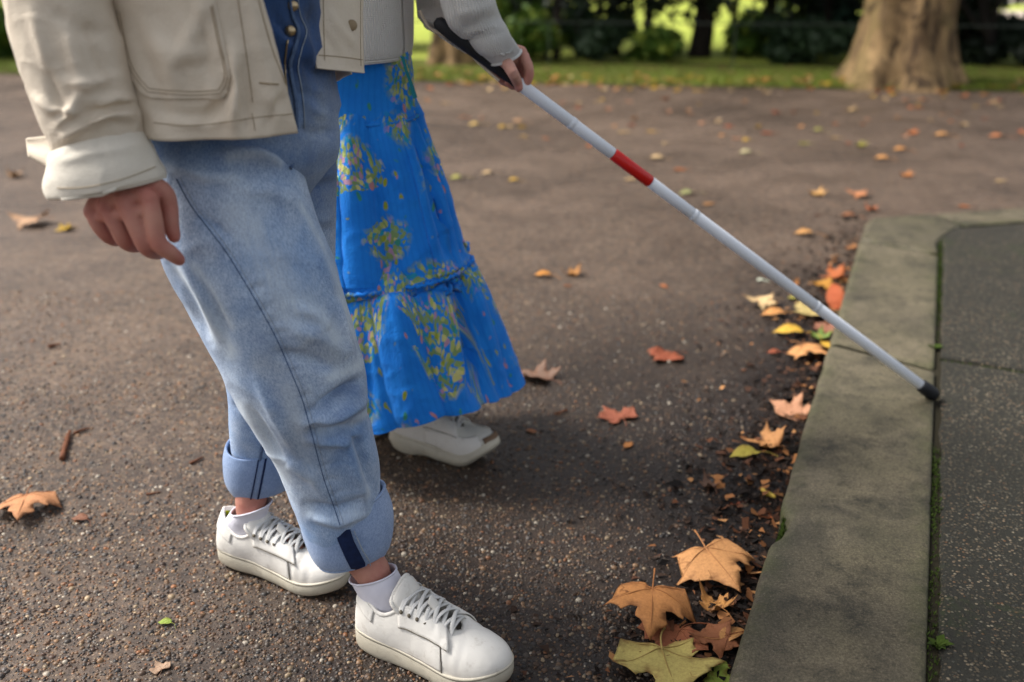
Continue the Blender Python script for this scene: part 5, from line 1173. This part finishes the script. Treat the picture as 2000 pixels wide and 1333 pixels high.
# jumper
m = Mat('white_knit', .95, .15); uv = m.co('UV'); w1 = m.n('TexWave', {'Vector': uv, 'Scale': 52, 'Distortion': .8, 'Detail': 1.0}, bands_direction='X'); w2 = m.n('TexWave', {'Vector': uv, 'Scale': 95, 'Distortion': .5}, bands_direction='Y')
m.P('Base Color', m.mix(m.noise(30, 4), srgb(232, 230, 225), srgb(244, 242, 237))); m.bump(m.math('ADD', m.math('MULTIPLY', w1.outputs['Fac'], 1.0), m.math('ADD', m.math('MULTIPLY', w2.outputs['Fac'], .4), m.noise(200, 3, .7))), .8, .004); m.P('Sheen Weight', .3); KNIT = m.m
zs = np.concatenate([np.linspace(.908, 1.2, 50), np.linspace(1.21, 1.40, 20)]); th = np.linspace(0, 2 * math.pi, 130, endpoint=False); V = []
for z in zs:
    k = (1 - .7 * float(sstep(1.2, 1.42, np.array(z))) ** 1.6); hb = 1 - .05 * math.exp(-(z - .908) / .012)
    V.append([B2(.128 * k * hb * math.cos(t) + .004, .172 * k * hb * math.sin(t), z) for t in th])
g = Grid(np.array(V), True)
if ((g.V - g.V.mean(1, keepdims=True)) * g.normals()).sum() < 0: g.sign = -1
g.disp(.004 * wob(g.V, 3, 411)); jumper = g.obj('jumper', KNIT, person2, thick=.004)
tube(g.V[0], .0035, 8, 130, closed=True).obj('jumper_hem', KNIT, jumper)
srow = [(700, -470, 880, -500, 1.82, .95), (745, -300, 930, -330, 1.83, .95), (800, -150, 952, -175, 1.845, .95), (842, -50, 958, -75, 1.862, .95), (862, 18, 966, -5, 1.878, .95), (884, 58, 982, 42, 1.925, .95), (916, 84, 996, 68, 1.915, .95), (938, 104, 1008, 86, 1.928, .92), (954, 122, 1016, 98, 1.94, .9)]
g = sil(srow, 130, 100); g.disp(.003 * wob(g.V, 5, 421))
for pl, w, a in (([(890, 30), (930, 20), (965, 10)], 8, .006), ([(895, 60), (935, 45), (975, 30)], 7, -.006), ([(920, 62), (945, 58), (975, 52)], 6, .006), ([(922, 78), (950, 68), (985, 62)], 5, -.005), ([(870, 20), (885, 48), (910, 66)], 8, .006)): g.fold(pl, w, a)
sl2 = g.obj('sleeve', KNIT, jumper, thick=.004); tube(g.V[-1], .003, 8, 100, closed=True).obj('sleeve_hem', KNIT, sl2)
tube([B2(0, -.14, 1.32), B2(-.05, -.19, 1.10), B2(-.06, -.165, .93)], [.07, .062, .05], 20, 30).obj('sleeve', KNIT, jumper)
# loose fall of cloth behind the cane grip
vt = np.array([[P(a + (b - a) * t, v0 + dv * t, 1.985 + .012 * math.sin(5 * t + q)) for t in np.linspace(0, 1, 16)] for q, (v0, a, b, dv) in enumerate(catmull(np.array([(-160, 800, 900, 0), (-60, 806, 890, 20), (0, 812, 880, 30), (36, 818, 905, 48), (56, 838, 930, 52), (70, 862, 950, 62)], float), 30))])
vg = Grid(vt, False); vg.sign = 1 if (vg.normals() * unit(CAM - vg.V)).sum() > 0 else -1; vg.obj('sleeve_drape', KNIT, jumper, thick=.004)
# running shoes
shoe((-.283, 2.128, .002), math.radians(-20), person2, mirror=False, L=.262, runner=True, wid=.96)
shoe((-.515, 2.215, .002), math.radians(-5), person2, mirror=True, L=.245, runner=True, wid=.92)

# ------------------------------------------------------------------ the cane
m = Mat('cane_white', .38, .45); m.P('Base Color', m.mix(m.noise(20, 4), srgb(222, 226, 232), srgb(236, 240, 246))); CANEW = m.m
m = Mat('cane_red', .35, .5); m.P('Base Color', m.mix(m.noise(60, 3), srgb(196, 18, 14), srgb(214, 26, 18))); CANER = m.m
m = Mat('black_rubber', .6, .4); m.P('Base Color', m.mix(m.noise(80, 3), srgb(16, 17, 20), srgb(30, 31, 36))); RUB = m.m
m = Mat('strap', .9, .2); m.P('Base Color', srgb(206, 192, 172)); STRAP = m.m
tip = G(1826, 778, KT) + [0, 0, .006]; hand_p = P(1004, 156, 1.957); ax = unit(tip - hand_p); Lc = np.linalg.norm(tip - hand_p)
cane = tag(empty('white_cane', tuple(tip)), 'long white cane with one red band and black tip resting on the kerb', 'cane')
def at_px(u):                                             # length along the cane seen in column u
    lo, hi = -.4, Lc
    for _ in range(50):
        md = (lo + hi) / 2; lo, hi = (md, hi) if proj(hand_p + ax * md)[0] < u else (lo, md)
    return lo
def seg(t0, t1, r, name, mt, caps=True):
    rows = [(t0, r * .9), (t0 + .002, r), (t1 - .002, r), (t1, r * .9)]; pts = np.array([hand_p + ax * t for t, _ in rows]); return adopt(tube(pts, [q for _, q in rows], 24, len(rows)).obj(name, mt, caps=caps), cane)
def tapered(rows, name, mt):
    pts = np.array([hand_p + ax * t for t, _ in rows]); r = np.array([q for _, q in rows]); g = tube(pts, 1.0, 24); c = pts[:, None]; g.V = c + (g.V - c) * r[:, None, None]; return adopt(g.obj(name, mt, caps=True), cane)
cuts = [at_px(1010), at_px(1117), at_px(1197), at_px(1270), at_px(1356), at_px(1594), at_px(1802)]; R0 = .0124
for i, (a, b, nm, mt) in enumerate(((cuts[0], cuts[1], 'shaft', CANEW), (cuts[1], cuts[2], 'shaft', CANEW), (cuts[2], cuts[3], 'red_band', CANER), (cuts[3], cuts[4], 'shaft', CANEW), (cuts[4], cuts[5], 'shaft', CANEW), (cuts[5], cuts[6], 'shaft', CANEW))):
    seg(a + .0006, b - .0006, R0 + (.0004 if i == 2 else 0) - .0003 * (i % 2), nm, mt)
for c in (cuts[1], cuts[4], cuts[5]): seg(c - .006, c + .006, R0 + .0007, 'joint_collar', CANEW)
tapered([(cuts[6] - .01, R0 * 1.02), (cuts[6] - .004, .0155), (cuts[6] + .012, .0165), (Lc - .010, .0165), (Lc - .002, .0140), (Lc + .004, .006)], 'tip', RUB)
g0 = at_px(850)
gp = [(g0, .006), (g0 + .006, .0125), (g0 + .05, .0150), (g0 + .12, .0140), (cuts[0] - .01, .0128), (cuts[0] + .004, .0118)]
tapered(gp, 'grip', RUB)
adopt(tube(np.array([P(820, 22, 1.945), P(838, 54, 1.94), P(872, 72, 1.94), P(905, 92, 1.94), P(930, 118, 1.94), P(952, 138, 1.945), P(975, 158, 1.95)]), .0030, 8, 50).obj('strap', STRAP), cane)

# ------------------------------------------------------------------ fallen leaves, twigs and litter
m = Mat('dry_leaf', .7, .3); oi = m.n('ObjectInfo'); co = m.co()
c = m.mix(m.ramp(m.noise(26, 5, .65), [(.38, 0.0), (.70, .7)]), m.mix(.12, oi.outputs['Color'], srgb(120, 92, 64)), m.mix(.55, oi.outputs['Color'], srgb(92, 56, 32)))
c = m.mix(m.ramp(m.noise(70, 3, .6), [(.72, 0.0), (.76, .85)]), c, srgb(52, 30, 18))
at = m.n('Attribute', attribute_name='rim'); c = m.mix(m.math('MULTIPLY', at.outputs['Fac'], m.ramp(m.noise(12, 4), [(.35, .1), (.65, .85)])), c, srgb(104, 60, 30))
at2 = m.n('Attribute', attribute_name='green'); 
m.P('Base Color', c); m.bump(m.math('ADD', m.noise(60, 5, .6), m.math('MULTIPLY', m.noise(300, 3), .4)), .4, .0015)
LEAFM = m.m
m = Mat('leaf_vein', .7, .3); oi = m.n('ObjectInfo'); m.P('Base Color', m.mix(.55, oi.outputs['Color'], srgb(110, 64, 38))); VEINM = m.m
HALF = [(0, 0), (.05, -.05), (.13, -.11), (.24, -.13), (.36, -.17), (.50, -.20), (.45, -.10), (.44, -.02), (.49, .05), (.41, .10), (.36, .15), (.46, .22), (.57, .28), (.72, .36), (.60, .40), (.52, .45), (.47, .53), (.40, .49), (.30, .46), (.22, .47), (.23, .58), (.25, .66), (.18, .72), (.13, .80), (.07, .90), (0, 1.06)]
OVAL = [(0, 0), (.12, .05), (.22, .16), (.27, .30), (.29, .46), (.26, .62), (.19, .78), (.10, .91), (0, 1.0)]
def leaf_mesh(kind_, curl, cup, twist, seed, sharp=1.0):
    r = np.random.default_rng(seed); half = np.array(HALF if kind_ == 'plane' else OVAL, float)
    if kind_ == 'plane': half[:, 0] *= sharp
    jit = lambda n: r.normal(size=(n, 2)) * (.016 if kind_ == 'plane' else .012)
    R_ = half + jit(len(half)); L_ = (half * [-1, 1])[1:-1][::-1] + jit(len(half) - 2); R_[0] = (0, 0)
    out = np.vstack([R_, L_]); bm = bmesh.new(); vs_ = [bm.verts.new((x, y - .0, 0)) for x, y in out]; bm.faces.new(vs_)
    bmesh.ops.triangulate(bm, faces=bm.faces[:]); 
    bmesh.ops.subdivide_edges(bm, edges=bm.edges[:], cuts=2, use_grid_fill=True); bmesh.ops.triangulate(bm, faces=bm.faces[:])
    cen = np.array([0, .38])
    def shape(p):
        x, y = p[0], p[1] - .38; rr = math.hypot(x, y); a = math.atan2(y, x)
        z = curl * rr * rr * (1 + .5 * math.cos(2 * a + twist)) + cup * x * x + .05 * math.sin(7 * x + seed) * math.cos(6 * y + seed * 1.7) * min(1, rr * 2) + .035 * math.cos(5 * a + seed) * rr
        z += .03 * abs(math.sin(a * 2.5 + .8)) * min(rr, .5)
        k = 1 - .25 * min(1.0, abs(curl)) * rr
        return (x * k, y * k, z)
    rim = []
    for v in bm.verts:
        rim.append(1.0 if v.is_boundary else 0.0); v.co = shape(v.co)
    bm.normal_update(); me = bpy.data.meshes.new('blade'); bm.to_mesh(me); bm.free(); me.polygons.foreach_set('use_smooth', [True] * len(me.polygons)); me.materials.append(LEAFM)
    zmin = min(v.co.z for v in me.vertices)
    for v in me.vertices: v.co.z -= zmin
    a = me.attributes.new('rim', 'FLOAT', 'POINT'); a.data.foreach_set('value', rim)
    V = []; Fc = []
    tips = ([(0, 1.0), (.66, .34), (-.66, .34), (.44, -.16), (-.44, -.16)] if kind_ == 'plane' else [(0, .95), (.2, .45), (-.2, .45), (.2, .7), (-.2, .7)])
    for i, (tx, ty) in enumerate(tips):
        s0 = (0, 0) if kind_ == 'plane' or i == 0 else (0, ty - .2); pts = []
        for t in np.linspace(0, 1, 9): q = shape((s0[0] + (tx * sharp - s0[0]) * t, s0[1] + (ty - s0[1]) * t)); pts.append((q[0], q[1], q[2] - zmin + .006))
        g = tube(np.array(pts), [.011, .003], 5); b = len(V); V += g.V.reshape(-1, 3).tolist(); Fc += g.faces(b)
    vm = bpy.data.meshes.new('vein'); vm.from_pydata(V, [], Fc); vm.materials.append(VEINM)
    p0 = np.array(shape((0, 0))); p0[2] -= zmin; bend = r.normal() * .25
    g = tube(np.array([p0 + [0, .04, .0], p0 + [bend * .15, -.14, .03], p0 + [bend * .5, -.30, .02], p0 + [bend, -.46, -min(p0[2], .05) + .02]]), [.017, .011, .012, .018], 6, 14)
    sm = bpy.data.meshes.new('stalk'); sm.from_pydata(g.V.reshape(-1, 3).tolist(), [], g.faces()); sm.materials.append(VEINM)
    for me_ in (vm, sm): me_.polygons.foreach_set('use_smooth', [True] * len(me_.polygons))
    return me, vm, sm
KINDS = {'flat': leaf_mesh('plane', .10, .05, .3, 1), 'flat2': leaf_mesh('plane', .22, -.10, 1.3, 2, .95), 'arch': leaf_mesh('plane', -.26, -.12, .6, 3), 'arch2': leaf_mesh('plane', -.20, -.26, 2.0, 4, 1.05), 'curl': leaf_mesh('plane', .42, .25, .9, 5), 'curl2': leaf_mesh('plane', .32, -.55, 2.2, 6, .9), 'fold': leaf_mesh('plane', .15, .75, 1.1, 7, .85), 'oval': leaf_mesh('oval', .2, .4, .5, 8), 'oval2': leaf_mesh('oval', -.4, 1.2, 1.5, 9), 'crumple': leaf_mesh('plane', .7, .5, 2.8, 10, .8)}
TAN = srgb(212, 152, 92); ORANGE = srgb(206, 118, 56); CREAM = srgb(226, 194, 138); YEL = srgb(226, 182, 60); GREENY = srgb(176, 178, 84); GREEN = srgb(104, 140, 60); BROWN = srgb(142, 90, 56); RED = srgb(150, 72, 46); RUST = srgb(184, 82, 34); DUN = srgb(120, 96, 80); PINK = srgb(206, 150, 112)
def leaf(u, v, px, kd_, col, yaw, label, cat='leaf', tilt=(0, 0), z=.002, group=None, detail=True, on=0.0, thick=True):
    p = G(u, v, on); ax_ = p[1] * cP + (CAMH - p[2]) * sP; S = px * ax_ / F / (1.35 if not kd_.startswith('oval') else 1.0)
    e = tag(empty('fallen_leaf', (p[0], p[1], on + z)), label, cat, group); e.rotation_euler = (math.radians(tilt[0]), math.radians(tilt[1]), math.radians(yaw)); e.scale = (S, S, S)
    b, vn, st = KINDS[kd_]; cc = np.array(col) * RNG.uniform(.78, .98) * np.array([.98, .98, 1.04])
    for me, nm in ((b, 'blade'), (vn, 'vein'), (st, 'stalk')) if detail else ((b, 'blade'), (st, 'stalk')):
        o = bpy.data.objects.new(nm, me); COL.objects.link(o); o.parent = e; o.color = (*cc, 1)
        if nm == 'blade' and thick: md = o.modifiers.new('thickness', 'SOLIDIFY'); md.thickness = .008; md.offset = 0
    return e
# the heap by the near end of the kerb
leaf(1400, 1132, 176, 'arch', TAN, 200, 'broad tan leaf with stalk up, topmost beside the lower kerb', z=.006, tilt=(-6, 4))
leaf(1268, 1216, 170, 'arch2', srgb(208, 140, 76), 172, 'tan-orange pointed leaf arching over a brown one by the shoe toe', z=.014, tilt=(-10, -6))
leaf(1312, 1262, 150, 'flat2', srgb(150, 84, 52), 150, 'reddish brown leaf half under the arching tan leaf')
leaf(1392, 1262, 110, 'curl2', srgb(140, 84, 50), 95, 'spotted brown curled leaf touching the foot of the kerb', z=.003)
leaf(1425, 1258, 70, 'oval2', srgb(206, 148, 84), -60, 'small tan leaf half curled right against the kerb foot', z=.012)
leaf(1392, 1186, 100, 'crumple', srgb(206, 146, 76), 30, 'crumpled golden leaf just below the broad tan leaf')
leaf(1305, 1322, 215, 'flat', srgb(206, 188, 104), 186, 'large yellow-green leaf at the bottom edge of the picture', z=.012, tilt=(3, -3))
leaf(1412, 1330, 90, 'flat2', srgb(140, 166, 60), 250, 'green leaf tip under the large yellow-green leaf', z=.004)
# along the gutter
leaf(1492, 872, 96, 'curl', TAN, 75, 'ragged tan leaf curled up in the gutter halfway along the kerb', z=.004)
leaf(1462, 892, 66, 'oval2', srgb(176, 166, 60), 100, 'small yellow-green leaf tucked under the ragged tan leaf')
leaf(1540, 806, 98, 'fold', PINK, 40, 'folded pinkish tan leaf leaning on the kerb', z=.006, tilt=(10, -18))
leaf(1385, 950, 62, 'crumple', DUN, 15, 'small dull brown leaf out on the gutter soil')
leaf(1496, 1010, 40, 'oval', srgb(200, 104, 52), 60, 'small orange leaf scrap near the chipped kerb edge')
leaf(1586, 700, 92, 'arch2', TAN, 215, 'tan star-shaped leaf against the kerb below the joint', z=.006)
leaf(1484, 599, 74, 'curl2', CREAM, 85, 'pale cream leaf at the outer edge of the kerbside heap', z=.004)
leaf(1518, 619, 56, 'oval2', srgb(214, 152, 84), 92, 'slim orange-tan leaf next to the pale cream leaf', z=.004)
leaf(1576, 618, 92, 'flat2', srgb(206, 186, 116), 110, 'yellow and green leaf in the middle of the kerbside heap', z=.010)
leaf(1612, 648, 78, 'fold', srgb(150, 98, 76), 20, 'purplish brown folded leaf under the cane', z=.010, tilt=(0, -14))
leaf(1548, 656, 68, 'oval2', YEL, 80, 'bright yellow narrow leaf at the front of the kerbside heap', z=.004)
leaf(1598, 668, 56, 'crumple', GREEN, 120, 'small green leaf in the kerbside heap', z=.010)
leaf(1618, 682, 42, 'oval', YEL, 20, 'little yellow leaf wedged between heap and kerb', z=.008)
leaf(1636, 600, 68, 'oval2', RUST, -20, 'rust red leaf standing up against the kerb behind the cane', z=.020, tilt=(50, -28))
leaf(1628, 546, 72, 'curl', srgb(196, 108, 58), 95, 'orange brown leaf against the kerb, farthest of the heap', z=.004)
leaf(1606, 566, 62, 'curl2', srgb(202, 144, 50), 100, 'orange and yellow curled leaf behind the cane', z=.004)
leaf(1560, 585, 40, 'oval', srgb(160, 160, 74), 100, 'thin green-yellow leaf at the back of the heap', z=.004)
leaf(1515, 692, 30, 'oval2', RED, 85, 'tiny dark red leaf in front of the kerbside heap')
leaf(1575, 460, 44, 'oval2', srgb(216, 160, 92), 80, 'lone orange-tan leaf above the cane near the kerb corner')
leaf(1700, 411, 40, 'crumple', srgb(206, 118, 70), 20, 'orange leaf just off the rounded kerb corner')
leaf(1660, 425, 34, 'oval2', BROWN, 70, 'brown leaf in front of the rounded kerb corner')
# out on the path
leaf(1064, 541, 40, 'oval2', srgb(222, 150, 60), 80, 'orange-yellow leaf right of the skirt, left of its pair')
leaf(1116, 538, 52, 'crumple', srgb(176, 122, 58), 95, 'curled brown-yellow leaf right of the skirt, right of its pair')
leaf(1297, 561, 22, 'oval', srgb(200, 120, 70), 30, 'tiny orange leaf in mid path below the cane')
leaf(1296, 702, 80, 'flat2', RED, 140, 'flat reddish brown leaf in mid path')
leaf(1200, 813, 86, 'flat', srgb(148, 80, 58), 30, 'flat red-brown leaf pressed on the wet tarmac')
leaf(1043, 738, 104, 'fold', DUN, 60, 'large grey-brown folded leaf beside the skirt hem', z=.004)
leaf(1226, 873, 30, 'oval', srgb(196, 128, 66), -30, 'small orange-tan scrap between shoe and gutter')
leaf(50, 1006, 126, 'arch2', srgb(220, 154, 102), 195, 'large orange-tan leaf at the left edge beside the trailing shoe', z=.005)
leaf(55, 441, 84, 'curl2', srgb(214, 172, 130), 85, 'pale tan leaf left of the hanging hand')
leaf(126, 450, 46, 'fold', srgb(220, 182, 60), 140, 'yellow leaf left of the hanging hand')
leaf(28, 346, 50, 'crumple', srgb(208, 166, 116), 60, 'tan leaf below the cuff flap at the left edge')
leaf(326, 1220, 32, 'oval2', srgb(150, 180, 70), 80, 'single bright green leaf on the gravel below the trailing shoe')
leaf(312, 1305, 44, 'flat2', srgb(190, 160, 130), 40, 'crumbled pale leaf at the bottom edge left of the leading shoe')
leaf(1436, 985, 26, 'oval', RED, 100, 'small red-brown scrap in the soil below the dull brown leaf')
leaf(1455, 1040, 30, 'oval2', DUN, 20, 'grey-brown scrap in the soil facing the chipped kerb')
leaf(1040, 845, 26, 'oval', BROWN, 60, 'tiny brown leaf above the toe of the running shoe')
leaf(160, 1018, 40, 'oval2', srgb(128, 84, 62), 75, 'brown sliver of leaf between left edge and trailing shoe')
mid_list = [(1285, 312, 34, 'oval2', CREAM, 'cream leaf just above the red band of the cane'), (1330, 333, 26, 'oval', ORANGE, 'orange leaf right of the red band'), (1233, 352, 26, 'oval', CREAM, 'pale leaf left below the red band'), (1005, 355, 26, 'oval2', YEL, 'yellow leaf between skirt and cane'), (895, 350, 30, 'oval2', GREENY, 'greenish leaf touching the edge of the skirt'),
            (1385, 400, 26, 'oval', srgb(206, 150, 90), 'tan leaf close under the cane shaft'), (1594, 383, 44, 'crumple', srgb(222, 172, 100), 'pale orange leaf left of a brown one up the path'), (1672, 385, 52, 'curl2', srgb(200, 132, 86), 'brown-orange leaf behind the kerb corner'), (1725, 313, 34, 'oval2', srgb(224, 160, 90), 'light orange leaf well behind the kerb corner'), (1769, 346, 34, 'crumple', srgb(206, 132, 66), 'dark orange leaf behind the far kerb'),
            (1680, 287, 30, 'crumple', srgb(170, 170, 60), 'green and yellow leaf up the path'), (1760, 296, 32, 'oval2', srgb(214, 150, 80), 'orange leaf next to the green and yellow one'), (1842, 268, 36, 'oval2', srgb(214, 156, 90), 'orange-tan leaf in front of the great plane trunk'), (1950, 270, 34, 'oval2', srgb(206, 130, 80), 'orange leaf near the right edge of the far path'), (1780, 263, 30, 'crumple', ORANGE, 'bright orange leaf in front of the plane roots'),
            (1220, 260, 26, 'oval', CREAM, 'cream leaf above the cane in mid distance'), (1273, 259, 24, 'oval', srgb(226, 186, 110), 'yellowish leaf above the cane in mid distance'), (1500, 262, 26, 'oval', RUST, 'rust leaf in the middle of the far path'), (1658, 218, 32, 'crumple', CREAM, 'cream leaf in front of the plane roots'), (1600, 257, 24, 'oval2', GREENY, 'pale green leaf in the middle of the far path'),
            (1573, 282, 24, 'oval', GREENY, 'faint green leaf beside the rust leaf'), (1634, 271, 22, 'oval', CREAM, 'small cream leaf up the path'), (1460, 301, 32, 'oval2', srgb(196, 190, 140), 'pale leaf far right of the red band'), (955, 340, 26, 'oval2', CREAM, 'cream leaf near the skirt in mid distance'), (1015, 241, 30, 'oval2', srgb(206, 160, 110), 'tan leaf below the cane hand'),
            (930, 246, 28, 'oval2', srgb(220, 186, 100), 'yellow leaf right of the skirt waist'), (1345, 380, 36, 'oval2', srgb(150, 160, 100), 'faint green leaf beside the cane shaft'), (1955, 355, 24, 'oval', CREAM, 'cream leaf behind the far kerb'), (1885, 405, 22, 'oval', ORANGE, 'orange leaf touching the far kerb'), (1110, 560, 18, 'oval', BROWN, 'tiny brown scrap under the pair of leaves')]
for i, (u, v, px, k, c, lab) in enumerate(mid_list): leaf(u, v, px, k, c, RNG.uniform(60, 120), lab, detail=False, thick=False)
# leaves far off, blurred specks: told apart by colour and by what they lie in front of
r2 = np.random.default_rng(5); n_far = 0
COLS = [('yellow', YEL), ('tan', TAN), ('orange', ORANGE), ('cream', CREAM), ('rust', RUST), ('pink', PINK), ('gold', srgb(224, 176, 60))]
def zone(u): return 'below the cane hand' if u < 1060 else 'left of the leaning yew trunk' if u < 1345 else 'between the two yew trunks' if u < 1500 else 'left of the great plane tree' if u < 1650 else 'in front of the great plane tree' if u < 1850 else 'in front of the clipped dark bushes'
SHP = {'oval': 'oval', 'oval2': 'rolled', 'crumple': 'crumpled', 'fold': 'lobed'}
def size_word(px): return 'tiny' if px < 17 else 'small' if px < 21 else 'larger'
while n_far < 70:
    u, v = r2.uniform(830, 2000), r2.uniform(196, 300)
    if r2.random() > (300 - v) / 110: continue
    cn, c = COLS[r2.integers(6)]; px = r2.uniform(13, 23); dist = 'far' if v < 225 else 'middle'
    kk = ['oval', 'oval2', 'crumple', 'fold'][r2.integers(4)]; leaf(u, v, px, kk, c, r2.uniform(0, 360), f'{size_word(px)} blurred {cn} {SHP[kk]} leaf on the {dist} path {zone(u)}', group='leaves on the far path', detail=False, thick=False); n_far += 1
for _ in range(240):
    t = r2.uniform(3.5, 11.5); d = r2.normal() * .28 + .05; q = GA + GD * t + GNv * d; u, v = proj(np.array([*q, .0]))
    if not (820 < u < 2010): continue
    cn, c = [COLS[0], COLS[6], COLS[1], COLS[2], COLS[3]][r2.integers(5)]; px = r2.uniform(14, 26)
    kk = ['oval', 'crumple', 'fold', 'oval2'][r2.integers(4)]; leaf(u, v, px, kk, c, r2.uniform(0, 360), f'{size_word(px)} {cn} {SHP[kk]} leaf {"in the far grass" if d > 0 else "just off the far grass"} {zone(u)}', group='leaves along the grass edge', detail=False, z=.03 if d > 0 else .004, thick=False)

m = Mat('twig_bark', .85, .2); m.P('Base Color', m.mix(m.noise(90, 4), srgb(60, 36, 26), srgb(130, 82, 56))); TWIG = m.m
def twig(pts, r, label, name='twig', mat=None, zoff=None):
    P3 = np.array([G(u, v, 0) + [0, 0, r + .001] for u, v in pts]); e = tag(empty(name, tuple(P3[0])), label, name.replace('_', ' '))
    g = tube(P3, [r, r * .9, r * .6], 8, 20); g.disp(r * .25 * wob(g.V, 40, 3)); adopt(g.obj('stem', mat or TWIG, caps=True), e); return e
twig([(122, 902), (128, 880), (134, 858), (138, 848)], .0068, 'short stubby brown twig on the left of the path')
twig([(146, 850), (160, 844), (176, 840)], .004, 'thin dark twig end beside the stubby brown twig')
twig([(286, 968), (300, 966), (316, 963)], .002, 'thin straw-coloured stick on the gravel')
twig([(372, 908), (386, 902), (398, 896)], .0035, 'small black twig left of the trailing turn-up')
twig([(1084, 812), (1096, 808), (1108, 804)], .0035, 'short dark twig right of the running shoe')
twig([(1500, 1090), (1470, 1130), (1455, 1150)], .0012, 'hair-thin stalk on the soil beside the broad tan leaf')
twig([(96, 682), (106, 679), (118, 676)], .006, 'dark clod of bark on the left of the path')
m = Mat('filter_paper', .8, .2); m.P('Base Color', m.mix(m.noise(150, 3), srgb(206, 170, 60), srgb(226, 196, 100))); FILT = m.m
twig([(1488, 962), (1500, 969), (1514, 977)], .0052, 'yellow cigarette butt in the gutter by the chipped kerb', 'cigarette_butt', FILT)
m = Mat('paper_scrap', .8, .2); m.P('Base Color', m.mix(m.noise(60, 3), srgb(196, 204, 178), srgb(222, 226, 206))); SCRAP = m.m
p = G(1490, 549); sv = np.array([[p + [.020 * (a - .5) * 2.0 + .004 * b, -.010 * (a - .5) + .014 * (b - .5), .003 + .003 * math.sin(4 * a + b)] for b in np.linspace(0, 1, 6)] for a in np.linspace(0, 1, 10)])
sg = Grid(sv, False); sg.sign = 1 if sg.normals()[5, 3, 2] > 0 else -1; e = tag(empty('paper_scrap', tuple(p)), 'pale green-white scrap of paper left of the cane', 'paper'); adopt(sg.obj('sheet', SCRAP, thick=.001), e)
